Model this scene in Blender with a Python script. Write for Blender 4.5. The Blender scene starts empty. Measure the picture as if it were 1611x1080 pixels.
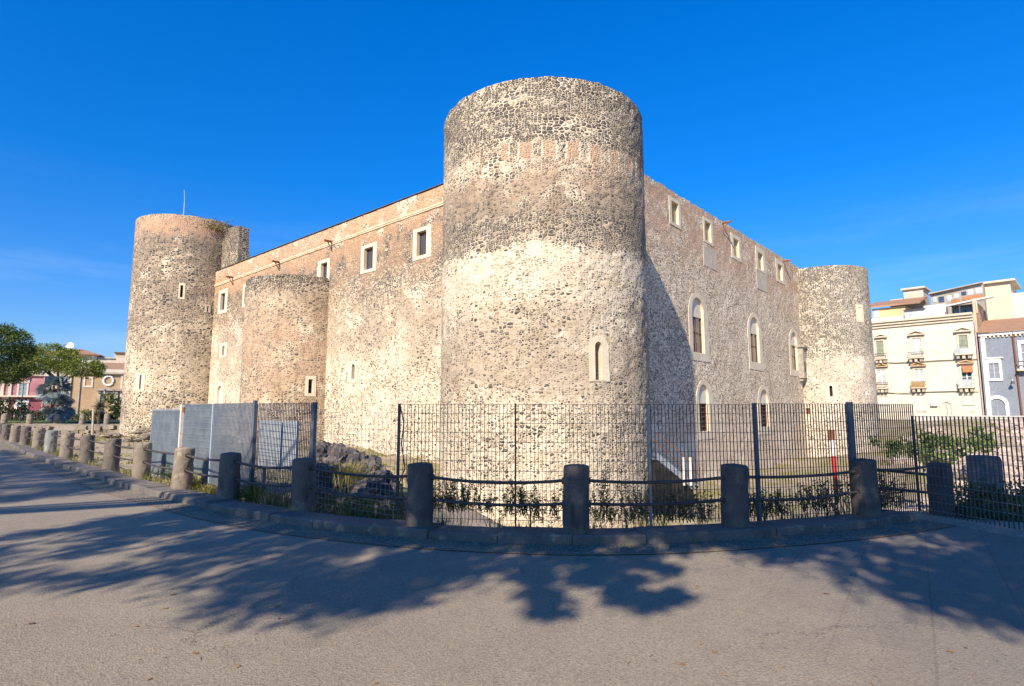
import bpy, math, random
from mathutils import Vector, Matrix, noise as mnoise
SC = bpy.context.scene
COL = SC.collection
R = math.radians
rng = random.Random(7)

# ------------------------------------------------------------------ camera
FPX, CX, CY, EYE = 900.0, 805.5, 540.0, 1.7
PITCH = math.atan(105 / FPX)
SP, CP = math.sin(PITCH), math.cos(PITCH)
cam = bpy.data.objects.new('camera', bpy.data.cameras.new('camera'))
COL.objects.link(cam)
cam.location = (0, 0, EYE)
cam.rotation_euler = (math.pi / 2 + PITCH, 0, 0)
cam.data.sensor_width = 36
cam.data.lens = FPX / 1611 * 36
cam.data.clip_start = 0.05
cam.data.clip_end = 3000
SC.camera = cam

# ------------------------------------------------------------------ light
SUN_H = Vector((-0.420, -0.907)).normalized()
SUN_EL = R(33.5)
SUN = Vector((SUN_H.x * math.cos(SUN_EL), SUN_H.y * math.cos(SUN_EL), math.sin(SUN_EL)))
TANE = math.tan(SUN_EL)
world = bpy.data.worlds.new('World')
SC.world = world
world.use_nodes = True
wn, wl = world.node_tree.nodes, world.node_tree.links
wn.clear()
w_out = wn.new('ShaderNodeOutputWorld')
w_bg = wn.new('ShaderNodeBackground')
w_sky = wn.new('ShaderNodeTexSky')
w_sky.sky_type = 'NISHITA'
w_sky.sun_disc = False
w_sky.sun_elevation = SUN_EL
w_sky.sun_rotation = math.atan2(SUN_H.x, SUN_H.y)
w_sky.altitude = 0
w_sky.air_density = 1.0
w_sky.dust_density = 0.35
w_sky.ozone_density = 3.0
w_hs = wn.new('ShaderNodeHueSaturation')
w_hs.inputs['Saturation'].default_value = 1.22
w_hs.inputs['Value'].default_value = 1.0
w_bg.inputs['Strength'].default_value = 0.15
w_mul = wn.new('ShaderNodeMix'); w_mul.data_type = 'RGBA'; w_mul.blend_type = 'MULTIPLY'
w_mul.inputs[0].default_value = 1.0
w_rmp = wn.new('ShaderNodeValToRGB')          # clean, deep Mediterranean blue, paler towards the horizon
for _ in range(3): w_rmp.color_ramp.elements.new(0.5)
for _e, (_p, _c) in zip(w_rmp.color_ramp.elements, ((0.0, (0.40, 0.41, 0.53)), (0.15, (0.27, 0.45, 0.68)), (0.36, (0.05, 0.50, 0.84)), (0.62, (0.0, 0.575, 1.0)), (0.80, (0.42, 0.62, 0.86)))):
    _e.position = _p; _e.color = (*_c, 1)
wl.new(w_sky.outputs[0], w_hs.inputs['Color'])
wl.new(w_hs.outputs[0], w_mul.inputs[6])
w_tc0 = wn.new('ShaderNodeTexCoord'); w_s0 = wn.new('ShaderNodeSeparateXYZ')
wl.new(w_tc0.outputs['Generated'], w_s0.inputs[0]); wl.new(w_s0.outputs[2], w_rmp.inputs[0]); wl.new(w_rmp.outputs[0], w_mul.inputs[7])
# thin high cirrus low in the sky
w_tc = wn.new('ShaderNodeTexCoord'); w_map = wn.new('ShaderNodeMapping'); w_map.inputs['Scale'].default_value = (1.6, 1.6, 14)
w_no = wn.new('ShaderNodeTexNoise'); w_no.inputs['Scale'].default_value = 1.7; w_no.inputs['Detail'].default_value = 6; w_no.inputs['Roughness'].default_value = 0.6
w_r = wn.new('ShaderNodeMapRange'); w_r.inputs[1].default_value = 0.5; w_r.inputs[2].default_value = 0.85; w_r.inputs[4].default_value = 0.10
w_sx = wn.new('ShaderNodeSeparateXYZ'); w_h = wn.new('ShaderNodeMapRange'); w_h.inputs[1].default_value = 0.34; w_h.inputs[2].default_value = 0.15
w_f = wn.new('ShaderNodeMath'); w_f.operation = 'MULTIPLY'
w_cl = wn.new('ShaderNodeMix'); w_cl.data_type = 'RGBA'; w_cl.inputs[7].default_value = (6.0, 6.6, 7.4, 1)
wl.new(w_tc.outputs['Generated'], w_map.inputs[0]); wl.new(w_map.outputs[0], w_no.inputs['Vector']); wl.new(w_no.outputs[0], w_r.inputs[0])
wl.new(w_tc.outputs['Generated'], w_sx.inputs[0]); wl.new(w_sx.outputs[2], w_h.inputs[0])
wl.new(w_r.outputs[0], w_f.inputs[0]); wl.new(w_h.outputs[0], w_f.inputs[1]); wl.new(w_f.outputs[0], w_cl.inputs[0])
wl.new(w_mul.outputs[2], w_cl.inputs[6])
wl.new(w_cl.outputs[2], w_bg.inputs['Color'])
wl.new(w_bg.outputs[0], w_out.inputs[0])
sun = bpy.data.objects.new('sun', bpy.data.lights.new('sun', 'SUN'))
COL.objects.link(sun)
sun.data.energy = 4.6
sun.data.angle = R(0.6)
sun.data.color = (1.0, 0.855, 0.655)
sun.rotation_euler = (-SUN).to_track_quat('-Z', 'Y').to_euler()
SC.view_settings.view_transform = 'Standard'
SC.view_settings.look = 'None'
SC.view_settings.exposure = 0.76
SC.view_settings.gamma = 1.0

# ------------------------------------------------------------------ survey helpers
def ray(px, py):
    dx, dz = (px - CX) / FPX, (CY - py) / FPX
    return Vector((dx, CP - dz * SP, SP + dz * CP))
def G(px, py, z=0.0):
    r = ray(px, py); k = (z - EYE) / r.z
    return Vector((r.x * k, r.y * k, z))
def AT(px, py, Y):
    r = ray(px, py); k = Y / r.y
    return Vector((r.x * k, Y, EYE + r.z * k))

class Plane:
    def __init__(self, o, e, n):
        self.o, self.e, self.n = Vector((o[0], o[1], 0)), Vector((e[0], e[1], 0)).normalized(), Vector((n[0], n[1], 0)).normalized()
    def P(self, s, z, d=0.0):
        p = self.o + self.e * s + self.n * d
        return Vector((p.x, p.y, z))
    def uv(self, px, py, d=0.0):
        r = ray(px, py)
        o = self.o + self.n * d
        k = o.dot(self.n) / r.dot(self.n) if abs(r.dot(self.n)) > 1e-9 else 0
        p = r * k
        return ((p - o).dot(self.e), EYE + p.z)
class Cyl:
    def __init__(self, c, rad, a0=None, batter=0.0, ztop=16):
        self.c, self.r = Vector((c[0], c[1], 0)), rad
        self.batter, self.ztop = batter, ztop
        self.a0 = math.atan2(-c[1], -c[0]) if a0 is None else a0    # angle facing the viewer
    def P(self, s, z, d=0.0):
        a = self.a0 + s / self.r
        rr = self.r + d + self.batter * (self.ztop - z)
        return Vector((self.c.x + rr * math.cos(a), self.c.y + rr * math.sin(a), z))
    def uv(self, px, py, d=0.0):
        r = ray(px, py)
        h = Vector((r.x, r.y)); L = h.length; hd = h / L
        b = hd.dot(Vector((self.c.x, self.c.y)))
        q = self.r ** 2 - (Vector((self.c.x, self.c.y)) - hd * b).length_squared
        t = b - math.sqrt(max(q, 0))
        p = hd * t
        a = math.atan2(p.y - self.c.y, p.x - self.c.x) - self.a0
        a = (a + math.pi) % (2 * math.pi) - math.pi
        return (a * self.r, EYE + r.z / L * t)

# ------------------------------------------------------------------ mesh builder
def chain(o):
    m = o.matrix_basis.copy()
    while o.parent:
        o = o.parent
        m = o.matrix_basis @ m
    return m
class MB:
    def __init__(self):
        self.v, self.f, self.m, self.uv = [], [], [], []
    def face(self, pts, mi=0, uv=None):
        b = len(self.v)
        self.v += [tuple(p) for p in pts]
        self.f.append(tuple(range(b, b + len(pts))))
        self.m.append(mi)
        self.uv.append(uv)
    def hexa(self, p, mi=0):            # p: 8 points, bottom ring then top ring
        b = len(self.v)
        self.v += [tuple(q) for q in p]
        for q in ((3, 2, 1, 0), (4, 5, 6, 7), (0, 1, 5, 4), (1, 2, 6, 5), (2, 3, 7, 6), (3, 0, 4, 7)):
            self.f.append(tuple(b + i for i in q)); self.m.append(mi); self.uv.append(None)
        return self
    def box(self, c, s, rz=0.0, mi=0, M=None):
        x, y, z = s[0] / 2, s[1] / 2, s[2] / 2
        pts = [Vector(p) for p in ((-x, -y, -z), (x, -y, -z), (x, y, -z), (-x, y, -z), (-x, -y, z), (x, -y, z), (x, y, z), (-x, y, z))]
        M = M or (Matrix.Translation(Vector(c)) @ Matrix.Rotation(rz, 4, 'Z'))
        return self.hexa([M @ p for p in pts], mi)
    def pbox(self, S, s0, s1, z0, z1, d0, d1, mi=0):       # a box laid against a surface S
        P = S.P
        return self.hexa([P(s0, z0, d1), P(s1, z0, d1), P(s1, z0, d0), P(s0, z0, d0), P(s0, z1, d1), P(s1, z1, d1), P(s1, z1, d0), P(s0, z1, d0)], mi)
    def tube(self, pts, r, n=8, mi=0, cap=True):
        pts = [Vector(p) for p in pts]
        rs = r if isinstance(r, (list, tuple)) else [r] * len(pts)
        b = len(self.v)
        up = Vector((0, 0, 1))
        for i, p in enumerate(pts):
            d = (pts[min(i + 1, len(pts) - 1)] - pts[max(i - 1, 0)]).normalized()
            a = d.cross(up if abs(d.z) < 0.95 else Vector((1, 0, 0))).normalized()
            c = a.cross(d)
            for k in range(n):
                t = 2 * math.pi * k / n
                self.v.append(tuple(p + (a * math.cos(t) + c * math.sin(t)) * rs[i]))
        for i in range(len(pts) - 1):
            for k in range(n):
                q = (b + i * n + k, b + i * n + (k + 1) % n, b + (i + 1) * n + (k + 1) % n, b + (i + 1) * n + k)
                self.f.append(q); self.m.append(mi); self.uv.append(None)
        if cap:
            self.f.append(tuple(b + k for k in range(n))); self.m.append(mi); self.uv.append(None)
            self.f.append(tuple(b + (len(pts) - 1) * n + k for k in reversed(range(n)))); self.m.append(mi); self.uv.append(None)
        return self
    def lathe(self, c, prof, n=20, mi=0, cap=True, jit=0.0, rg=None):
        b = len(self.v); c = Vector(c)
        for r, z in prof:
            for k in range(n):
                t = 2 * math.pi * k / n
                j = 1 + (rg.uniform(-jit, jit) if jit else 0)
                self.v.append((c.x + r * j * math.cos(t), c.y + r * j * math.sin(t), c.z + z))
        for i in range(len(prof) - 1):
            for k in range(n):
                self.f.append((b + i * n + k, b + i * n + (k + 1) % n, b + (i + 1) * n + (k + 1) % n, b + (i + 1) * n + k)); self.m.append(mi); self.uv.append(None)
        if cap:
            self.f.append(tuple(b + (len(prof) - 1) * n + k for k in range(n))); self.m.append(mi); self.uv.append(None)
        return self
    def leaf(self, p, L, W, rg, mi=0, dirv=None):
        if dirv is None:
            dirv = Vector((rg.gauss(0, 1), rg.gauss(0, 1), rg.gauss(0, 1)))
        d = dirv.normalized()
        s = d.cross(Vector((rg.gauss(0, 1), rg.gauss(0, 1), rg.gauss(0, 1)))).normalized()
        p = Vector(p)
        self.face((p, p + d * L * 0.45 + s * W / 2, p + d * L, p + d * L * 0.45 - s * W / 2), mi)
    def build(self, name, mats, parent=None, smooth=False, local=False):
        me = bpy.data.meshes.new(name)
        vs = self.v
        if parent is not None and not local:
            inv = chain(parent).inverted()
            vs = [tuple(inv @ Vector(p)) for p in vs]
        me.from_pydata(vs, [], self.f)
        if not isinstance(mats, (list, tuple)): mats = [mats]
        for m in mats: me.materials.append(m)
        me.polygons.foreach_set('material_index', self.m)
        if any(u is not None for u in self.uv):
            ul = me.uv_layers.new(name='UVMap').data
            li = 0
            for u, f in zip(self.uv, self.f):
                for k in range(len(f)):
                    if u: ul[li].uv = u[k]
                    li += 1
        if smooth: me.polygons.foreach_set('use_smooth', [True] * len(me.polygons))
        me.update()
        o = bpy.data.objects.new(name, me)
        COL.objects.link(o)
        if parent is not None: o.parent = parent
        return o
def tag(o, label=None, cat=None, group=None, kind=None):
    if label: o['label'] = label
    if cat: o['category'] = cat
    if group: o['group'] = group
    if kind: o['kind'] = kind
    return o
def thing(name, loc, label, cat, group=None, rz=0.0):
    o = bpy.data.objects.new(name, None)
    COL.objects.link(o)
    o.location = loc; o.rotation_euler = (0, 0, rz)
    o.empty_display_size = 0.3
    return tag(o, label, cat, group)
def copy_tree(o, parent=None):
    c = o.copy(); COL.objects.link(c)
    if parent: c.parent = parent
    for ch in [k for k in bpy.data.objects if k.parent == o]:
        copy_tree(ch, c)
    return c

# ------------------------------------------------------------------ node helpers
class N:
    def __init__(self, name):
        self.mat = bpy.data.materials.new(name)
        self.mat.use_nodes = True
        self.t = self.mat.node_tree
        self.t.nodes.clear()
        self.out = self.t.nodes.new('ShaderNodeOutputMaterial')
        self.b = self.t.nodes.new('ShaderNodeBsdfPrincipled')
        self.t.links.new(self.b.outputs[0], self.out.inputs['Surface'])
    def set(self, sock, x):
        if x is None: return
        if isinstance(x, bpy.types.NodeSocket): self.t.links.new(x, sock)
        elif isinstance(x, (tuple, list)) and len(x) == 3 and sock.type == 'RGBA': sock.default_value = (*x, 1)
        else: sock.default_value = x
    def coord(self, which='Object'):
        return self.t.nodes.new('ShaderNodeTexCoord').outputs[which]
    def math(self, op, a, b=None, c=None, clamp=False):
        n = self.t.nodes.new('ShaderNodeMath'); n.operation = op; n.use_clamp = clamp
        self.set(n.inputs[0], a); self.set(n.inputs[1], b); self.set(n.inputs[2], c)
        return n.outputs[0]
    def mix(self, f, a, b, mode='MIX'):
        n = self.t.nodes.new('ShaderNodeMix'); n.data_type = 'RGBA'; n.blend_type = mode
        self.set(n.inputs[0], f); self.set(n.inputs[6], a); self.set(n.inputs[7], b)
        return n.outputs[2]
    def ramp(self, f, stops, interp='LINEAR'):
        n = self.t.nodes.new('ShaderNodeValToRGB'); cr = n.color_ramp; cr.interpolation = interp
        while len(cr.elements) < len(stops): cr.elements.new(0.5)
        for e, (p, c) in zip(cr.elements, stops):
            e.position = p
            e.color = (c, c, c, 1) if not isinstance(c, (tuple, list)) else (*c, 1)
        self.set(n.inputs[0], f)
        return n.outputs[0]
    def noise(self, vec, scale, detail=3, rough=0.55, dist=0.0):
        n = self.t.nodes.new('ShaderNodeTexNoise')
        self.set(n.inputs['Vector'], vec)
        n.inputs['Scale'].default_value = scale; n.inputs['Detail'].default_value = detail
        n.inputs['Roughness'].default_value = rough; n.inputs['Distortion'].default_value = dist
        return n.outputs[0]
    def vor(self, vec, scale, feature='F1', rand=1.0, dim='3D'):
        n = self.t.nodes.new('ShaderNodeTexVoronoi'); n.feature = feature; n.voronoi_dimensions = dim
        self.set(n.inputs['Vector'], vec)
        n.inputs['Scale'].default_value = scale; n.inputs['Randomness'].default_value = rand
        return n
    def smooth(self, x, a, b, lo=0.0, hi=1.0):
        n = self.t.nodes.new('ShaderNodeMapRange'); n.interpolation_type = 'SMOOTHSTEP'
        self.set(n.inputs[0], x); self.set(n.inputs[1], a); self.set(n.inputs[2], b); self.set(n.inputs[3], lo); self.set(n.inputs[4], hi)
        return n.outputs[0]
    def mapv(self, vec, scale=(1, 1, 1), rot=(0, 0, 0), loc=(0, 0, 0)):
        n = self.t.nodes.new('ShaderNodeMapping')
        self.set(n.inputs[0], vec)
        n.inputs['Location'].default_value = loc; n.inputs['Rotation'].default_value = rot; n.inputs['Scale'].default_value = scale
        return n.outputs[0]
    def sep(self, vec):
        n = self.t.nodes.new('ShaderNodeSeparateXYZ'); self.set(n.inputs[0], vec); return n.outputs
    def comb(self, x, y, z=0.0):
        n = self.t.nodes.new('ShaderNodeCombineXYZ'); self.set(n.inputs[0], x); self.set(n.inputs[1], y); self.set(n.inputs[2], z); return n.outputs[0]
    def vadd(self, a, b):
        n = self.t.nodes.new('ShaderNodeVectorMath'); n.operation = 'ADD'; self.set(n.inputs[0], a); self.set(n.inputs[1], b); return n.outputs[0]
    def bump(self, h, strength=0.5, dist=0.05):
        n = self.t.nodes.new('ShaderNodeBump'); n.inputs['Strength'].default_value = strength; n.inputs['Distance'].default_value = dist
        self.set(n.inputs['Height'], h)
        self.t.links.new(n.outputs[0], self.b.inputs['Normal'])
    def fin(self, col, rough=0.85, spec=0.25, metal=0.0):
        self.set(self.b.inputs['Base Color'], col)
        self.set(self.b.inputs['Roughness'], rough)
        self.b.inputs['Specular IOR Level'].default_value = spec
        self.b.inputs['Metallic'].default_value = metal
        return self.mat
    def island(self):
        return self.t.nodes.new('ShaderNodeNewGeometry').outputs['Random Per Island']

def mottled(name, c1, c2, scale=3.0, rough=0.85, bump=0.0, metal=0.0, spec=0.25, c3=None, bscale=None, wear=0.5):
    n = N(name); co = n.coord()
    f = n.noise(co, scale, 5, 0.6)
    col = n.mix(n.smooth(f, 0.35, 0.68), c1, c2)
    if c3 is not None:
        col = n.mix(n.smooth(n.noise(co, scale * 2.3, 4, 0.7), 0.60 - 0.1 * wear, 0.70), col, c3)
    col = n.mix(0.18, col, n.ramp(n.noise(co, scale * 14, 2), [(0.3, 0.25), (0.7, 0.95)]), 'OVERLAY')
    if bump: n.bump(n.noise(co, bscale or scale * 8, 4, 0.65), bump, 0.02)
    return n.fin(col, rough, spec, metal)
def leafmat(name, cols, rough=0.6, trans=0.25):
    n = N(name)
    k = len(cols)
    col = n.ramp(n.island(), [(i / max(k - 1, 1), c) for i, c in enumerate(cols)])
    m = n.fin(col, rough, 0.3)
    t = n.t.nodes.new('ShaderNodeBsdfTranslucent')
    n.set(t.inputs[0], col)
    mx = n.t.nodes.new('ShaderNodeMixShader'); mx.inputs[0].default_value = trans
    n.t.links.new(n.b.outputs[0], mx.inputs[1]); n.t.links.new(t.outputs[0], mx.inputs[2])
    n.t.links.new(mx.outputs[0], n.out.inputs['Surface'])
    return m
def glassmat(name, tint=(0.03, 0.045, 0.06), rough=0.06):
    n = N(name); co = n.coord()
    n.bump(n.noise(co, 1.3, 1), 0.05, 0.02)
    return n.fin(n.mix(n.noise(co, 0.8), tint, tuple(c * 2.2 for c in tint)), rough, 0.8)

def masonry(name, dens, plaster, brick, scale=3.3, zb=-4.0, zt=17.0, mortar=((0.70, 0.60, 0.45), (0.56, 0.46, 0.33)),
            dark=((0.045, 0.045, 0.05), (0.15, 0.13, 0.115)), lite=((0.30, 0.245, 0.185), (0.52, 0.43, 0.32)),
            plcol=(0.33, 0.25, 0.18), brcol=((0.50, 0.25, 0.13), (0.58, 0.36, 0.21)), gap=0.10, seed=0.0, panels=None, bumps=0.9, pnoise=0.55, stain=0.35, wob=2.0, udark=None, dvar=0.75, fine=0.0, specks=0.55, bury=0.30, ochre=0.45):
    n = N(name)
    uv0 = n.vadd(n.coord('UV'), (seed * 13.7, 0, 0))
    xy = n.sep(uv0)
    V = xy[1]
    w1 = n.noise(uv0, 1.1, 2); w2 = n.noise(n.vadd(uv0, (31, 7, 0)), 1.1, 2); w3 = n.noise(uv0, 7.0, 2)
    U2 = n.math('ADD', xy[0], n.math('MULTIPLY', n.math('SUBTRACT', w1, 0.5), 0.35))
    V2 = n.math('ADD', V, n.math('ADD', n.math('MULTIPLY', n.math('SUBTRACT', w2, 0.5), 0.22), n.math('MULTIPLY', n.math('SUBTRACT', w3, 0.5), 0.09)))
    vec = n.comb(U2, n.math('MULTIPLY', V2, 1.6))
    fa = n.vor(vec, scale, 'F1', 0.72, '2D'); fb = n.vor(vec, scale * 1.7, 'F1', 0.8, '2D')
    da = n.vor(vec, scale, 'DISTANCE_TO_EDGE', 0.72, '2D').outputs['Distance']; db = n.vor(vec, scale * 1.7, 'DISTANCE_TO_EDGE', 0.8, '2D').outputs['Distance']
    sel = n.smooth(n.math('ADD', n.noise(n.vadd(uv0, (3, 41, 0)), 0.7, 4, 0.65), fine), 0.49, 0.51)      # patches of smaller stones
    rc = n.sep(n.mix(sel, fa.outputs['Color'], fb.outputs['Color']))
    de = n.math('ADD', da, n.math('MULTIPLY', sel, n.math('SUBTRACT', db, da)))
    big = n.noise(uv0, 0.22, 4, 0.6); big2 = n.noise(n.vadd(uv0, (5, 50, 0)), 0.34, 5, 0.6)
    hv0 = n.math('MULTIPLY', n.math('SUBTRACT', n.noise(n.vadd(uv0, (17, 3, 0)), 1.4, 4, 0.7), 0.5), 1.3)
    hv = n.math('ADD', n.math('ADD', V, hv0), n.math('MULTIPLY', n.math('SUBTRACT', n.noise(uv0, 0.3, 4, 0.6), 0.5), wob))
    h = n.math('DIVIDE', n.math('SUBTRACT', hv, zb), zt - zb)
    D = n.math('ADD', n.ramp(h, dens), n.math('MULTIPLY', n.math('SUBTRACT', big2, 0.5), dvar))
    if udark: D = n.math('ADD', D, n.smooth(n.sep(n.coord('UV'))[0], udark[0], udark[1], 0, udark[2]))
    isd = n.smooth(n.math('SUBTRACT', D, rc[0]), -0.05, 0.08)
    tex = n.noise(uv0, 16, 4, 0.7)
    dk = n.mix(n.math('MULTIPLY', rc[1], 1.0), dark[0], dark[1])
    lt = n.mix(rc[2], lite[0], lite[1])
    stone = n.mix(isd, lt, dk)
    stone = n.mix(0.45, stone, n.ramp(tex, [(0.25, 0.18), (0.75, 0.9)]), 'OVERLAY')
    mcol = n.mix(n.smooth(n.noise(uv0, 1.6, 5, 0.65), 0.3, 0.7), mortar[0], mortar[1])
    mcol = n.mix(n.smooth(n.noise(n.vadd(uv0, (71, 8, 0)), 0.8, 5, 0.7), 0.52, 0.70, 0, ochre), mcol, (0.60, 0.42, 0.25))
    mcol = n.mix(0.3, mcol, n.ramp(n.noise(uv0, 9, 5, 0.7), [(0.3, 0.2), (0.65, 0.85)]), 'OVERLAY')
    # joints: thin between tight dark courses, wide where the pointing smears over sunk stones
    Dc = n.math('SUBTRACT', 1.0, n.math('ADD', D, 0.0, clamp=True))
    smear = n.smooth(n.math('ADD', big, n.math('MULTIPLY', w3, 0.2)), 0.42, 0.80)
    g = n.math('ADD', gap * 0.2, n.math('MULTIPLY', n.math('MULTIPLY', Dc, n.math('ADD', 0.35, smear)), gap * 1.6))
    g = n.math('ADD', g, n.math('MULTIPLY', n.math('SUBTRACT', tex, 0.5), 0.10))
    g = n.math('ADD', g, n.math('MULTIPLY', n.math('POWER', rc[1], 2.0), 0.11))
    edge = n.smooth(n.math('SUBTRACT', de, g), -0.01, 0.035)
    edge = n.math('MULTIPLY', edge, n.smooth(n.math('SUBTRACT', n.math('ADD', D, bury), rc[0]), -0.03, 0.03))     # the rest of the stones lie under the pointing
    col = n.mix(edge, mcol, stone)
    # small dark pits and chips of lava pressed into the mortar
    sp = n.vor(n.comb(n.math('ADD', U2, n.math('MULTIPLY', tex, 0.06)), n.math('MULTIPLY', V2, 1.25)), 11.0, 'F1', 1.0, '2D'); sc_ = n.sep(sp.outputs['Color'])
    spm = n.math('MULTIPLY', n.smooth(n.math('SUBTRACT', sp.outputs['Distance'], n.math('MULTIPLY', sc_[1], 0.28)), 0.0, 0.14, 1, 0), n.smooth(sc_[0], 0.50, 0.56))
    spm = n.math('MULTIPLY', spm, n.smooth(n.noise(n.vadd(uv0, (5, 15, 0)), 0.8, 4, 0.7), 0.36, 0.60, 0.25, 1.0))
    col = n.mix(n.math('MULTIPLY', spm, specks), col, n.mix(sc_[2], (0.075, 0.066, 0.06), (0.24, 0.195, 0.155)))
    pm = n.math('MULTIPLY', n.ramp(h, plaster), n.smooth(n.math('ADD', big2, n.math('MULTIPLY', n.noise(uv0, 3.0, 5, 0.7), 0.35)), pnoise, pnoise + 0.16))
    pcol = n.mix(n.noise(uv0, 2.5, 5, 0.7), tuple(c * 0.75 for c in plcol), tuple(min(1, c * 1.45) for c in plcol))
    col = n.mix(n.math('MULTIPLY', pm, n.math('SUBTRACT', 0.86, n.math('MULTIPLY', n.math('MULTIPLY', edge, isd), n.smooth(rc[2], 0.35, 0.6, 0.25, 0.85)))), col, pcol)
    bt = n.t.nodes.new('ShaderNodeTexBrick')
    n.set(bt.inputs['Vector'], n.comb(U2, V2)); bt.inputs['Scale'].default_value = 1.0
    bt.inputs['Brick Width'].default_value = 0.30; bt.inputs['Row Height'].default_value = 0.085; bt.inputs['Mortar Size'].default_value = 0.012
    n.set(bt.inputs['Color1'], brcol[0]); n.set(bt.inputs['Color2'], brcol[1]); n.set(bt.inputs['Mortar'], (0.62, 0.50, 0.37))
    bm = n.math('MULTIPLY', n.ramp(h, brick), n.smooth(n.math('ADD', n.noise(n.vadd(uv0, (90, 3, 0)), 0.5, 5, 0.65), n.math('MULTIPLY', w3, 0.12)), 0.45, 0.60))
    bcol = n.mix(0.5, bt.outputs[0], n.mix(n.noise(uv0, 4, 5, 0.7), tuple(c * 0.6 for c in brcol[0]), (0.66, 0.50, 0.36)))
    col = n.mix(n.math('MULTIPLY', bm, n.smooth(n.noise(n.vadd(uv0, (44, 1, 0)), 1.8, 5, 0.7), 0.3, 0.55, 0.45, 0.92)), col, bcol)
    if panels:      # row of blocked openings: brick fillings between pale piers (u0, u1, z0, z1, pitch)
        u0, u1, z0, z1, pitch = panels
        uu, vv = n.sep(n.coord('UV'))[0], n.sep(n.coord('UV'))[1]
        wob = n.math('MULTIPLY', n.math('SUBTRACT', w3, 0.5), 0.14)
        inb = n.math('MULTIPLY', n.math('MULTIPLY', n.smooth(n.math('ADD', uu, wob), u0, u0 + 0.1), n.smooth(uu, u1, u1 + 0.1, 1, 0)),
                     n.math('MULTIPLY', n.smooth(n.math('ADD', vv, wob), z0, z0 + 0.08), n.smooth(n.math('ADD', vv, wob), z1 - 0.08, z1, 1, 0)))
        ph = n.math('FRACT', n.math('DIVIDE', n.math('ADD', uu, n.math('MULTIPLY', wob, 0.7)), pitch))
        isb = n.math('MULTIPLY', n.smooth(ph, 0.02, 0.07), n.smooth(ph, 0.52, 0.57, 1, 0))
        isj = n.math('MULTIPLY', n.smooth(ph, 0.60, 0.63), n.smooth(ph, 0.93, 0.97, 1, 0))
        pc = n.mix(isb, n.mix(isj, (0.72, 0.64, 0.5), col), bcol)
        col = n.mix(inb, col, pc)
    # rain streaks and old dirt, stretched downwards
    st = n.noise(n.comb(n.math('MULTIPLY', xy[0], 1.0), n.math('MULTIPLY', V, 0.16)), 0.9, 5, 0.65)
    col = n.mix(n.smooth(st, 0.50, 0.72, 0.0, stain), col, n.mix(1.0, col, (0.50, 0.44, 0.38), 'MULTIPLY'))
    hgt = n.math('ADD', n.math('MULTIPLY', n.smooth(n.math('SUBTRACT', de, g), 0.0, 0.22), n.math('ADD', 0.35, n.math('MULTIPLY', rc[1], 0.65))), n.math('MULTIPLY', tex, 0.22))
    hgt = n.math('MULTIPLY', n.math('MULTIPLY', hgt, edge), n.math('ADD', 0.5, n.math('MULTIPLY', isd, 0.5)))
    hgt = n.math('ADD', n.math('MULTIPLY', hgt, n.math('SUBTRACT', 1.0, n.math('MULTIPLY', pm, 0.6))), n.math('SUBTRACT', n.math('MULTIPLY', tex, 0.18), n.math('MULTIPLY', spm, 0.25)))
    n.bump(hgt, bumps, 0.09)
    return n.fin(col, 0.92, 0.12)

M = {}
CREAM = ((0.70, 0.60, 0.45), (0.55, 0.45, 0.315))
TAN = ((0.35, 0.275, 0.195), (0.52, 0.42, 0.295))
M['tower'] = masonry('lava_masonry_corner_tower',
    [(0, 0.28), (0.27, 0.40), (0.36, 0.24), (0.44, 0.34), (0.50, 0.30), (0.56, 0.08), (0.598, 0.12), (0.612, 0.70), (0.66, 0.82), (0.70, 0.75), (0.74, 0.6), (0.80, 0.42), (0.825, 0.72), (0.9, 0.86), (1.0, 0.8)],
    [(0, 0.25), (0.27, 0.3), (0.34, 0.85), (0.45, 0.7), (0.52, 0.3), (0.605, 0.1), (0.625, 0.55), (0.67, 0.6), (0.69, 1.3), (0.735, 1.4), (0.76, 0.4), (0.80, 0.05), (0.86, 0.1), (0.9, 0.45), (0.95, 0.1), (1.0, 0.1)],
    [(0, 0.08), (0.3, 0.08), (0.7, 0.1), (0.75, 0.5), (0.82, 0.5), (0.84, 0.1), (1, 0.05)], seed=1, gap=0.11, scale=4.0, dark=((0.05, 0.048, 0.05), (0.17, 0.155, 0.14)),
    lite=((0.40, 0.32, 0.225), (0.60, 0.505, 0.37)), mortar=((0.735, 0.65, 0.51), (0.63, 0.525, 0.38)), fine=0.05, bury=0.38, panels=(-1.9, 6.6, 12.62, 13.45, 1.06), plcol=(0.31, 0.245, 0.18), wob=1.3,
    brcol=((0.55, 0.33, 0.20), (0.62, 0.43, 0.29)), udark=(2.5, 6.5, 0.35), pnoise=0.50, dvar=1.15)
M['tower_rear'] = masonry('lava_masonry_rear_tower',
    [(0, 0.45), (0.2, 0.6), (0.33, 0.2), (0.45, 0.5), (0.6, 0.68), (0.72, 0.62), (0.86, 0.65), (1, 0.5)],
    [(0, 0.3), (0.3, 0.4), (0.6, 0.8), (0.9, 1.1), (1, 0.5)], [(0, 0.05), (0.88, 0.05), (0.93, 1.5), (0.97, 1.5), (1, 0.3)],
    seed=2, scale=2.9, zb=-2, zt=21.6, plcol=(0.27, 0.21, 0.155), mortar=CREAM, lite=TAN, udark=(1.5, 6.5, 0.35), brcol=((0.46, 0.22, 0.12), (0.54, 0.31, 0.19)))
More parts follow.
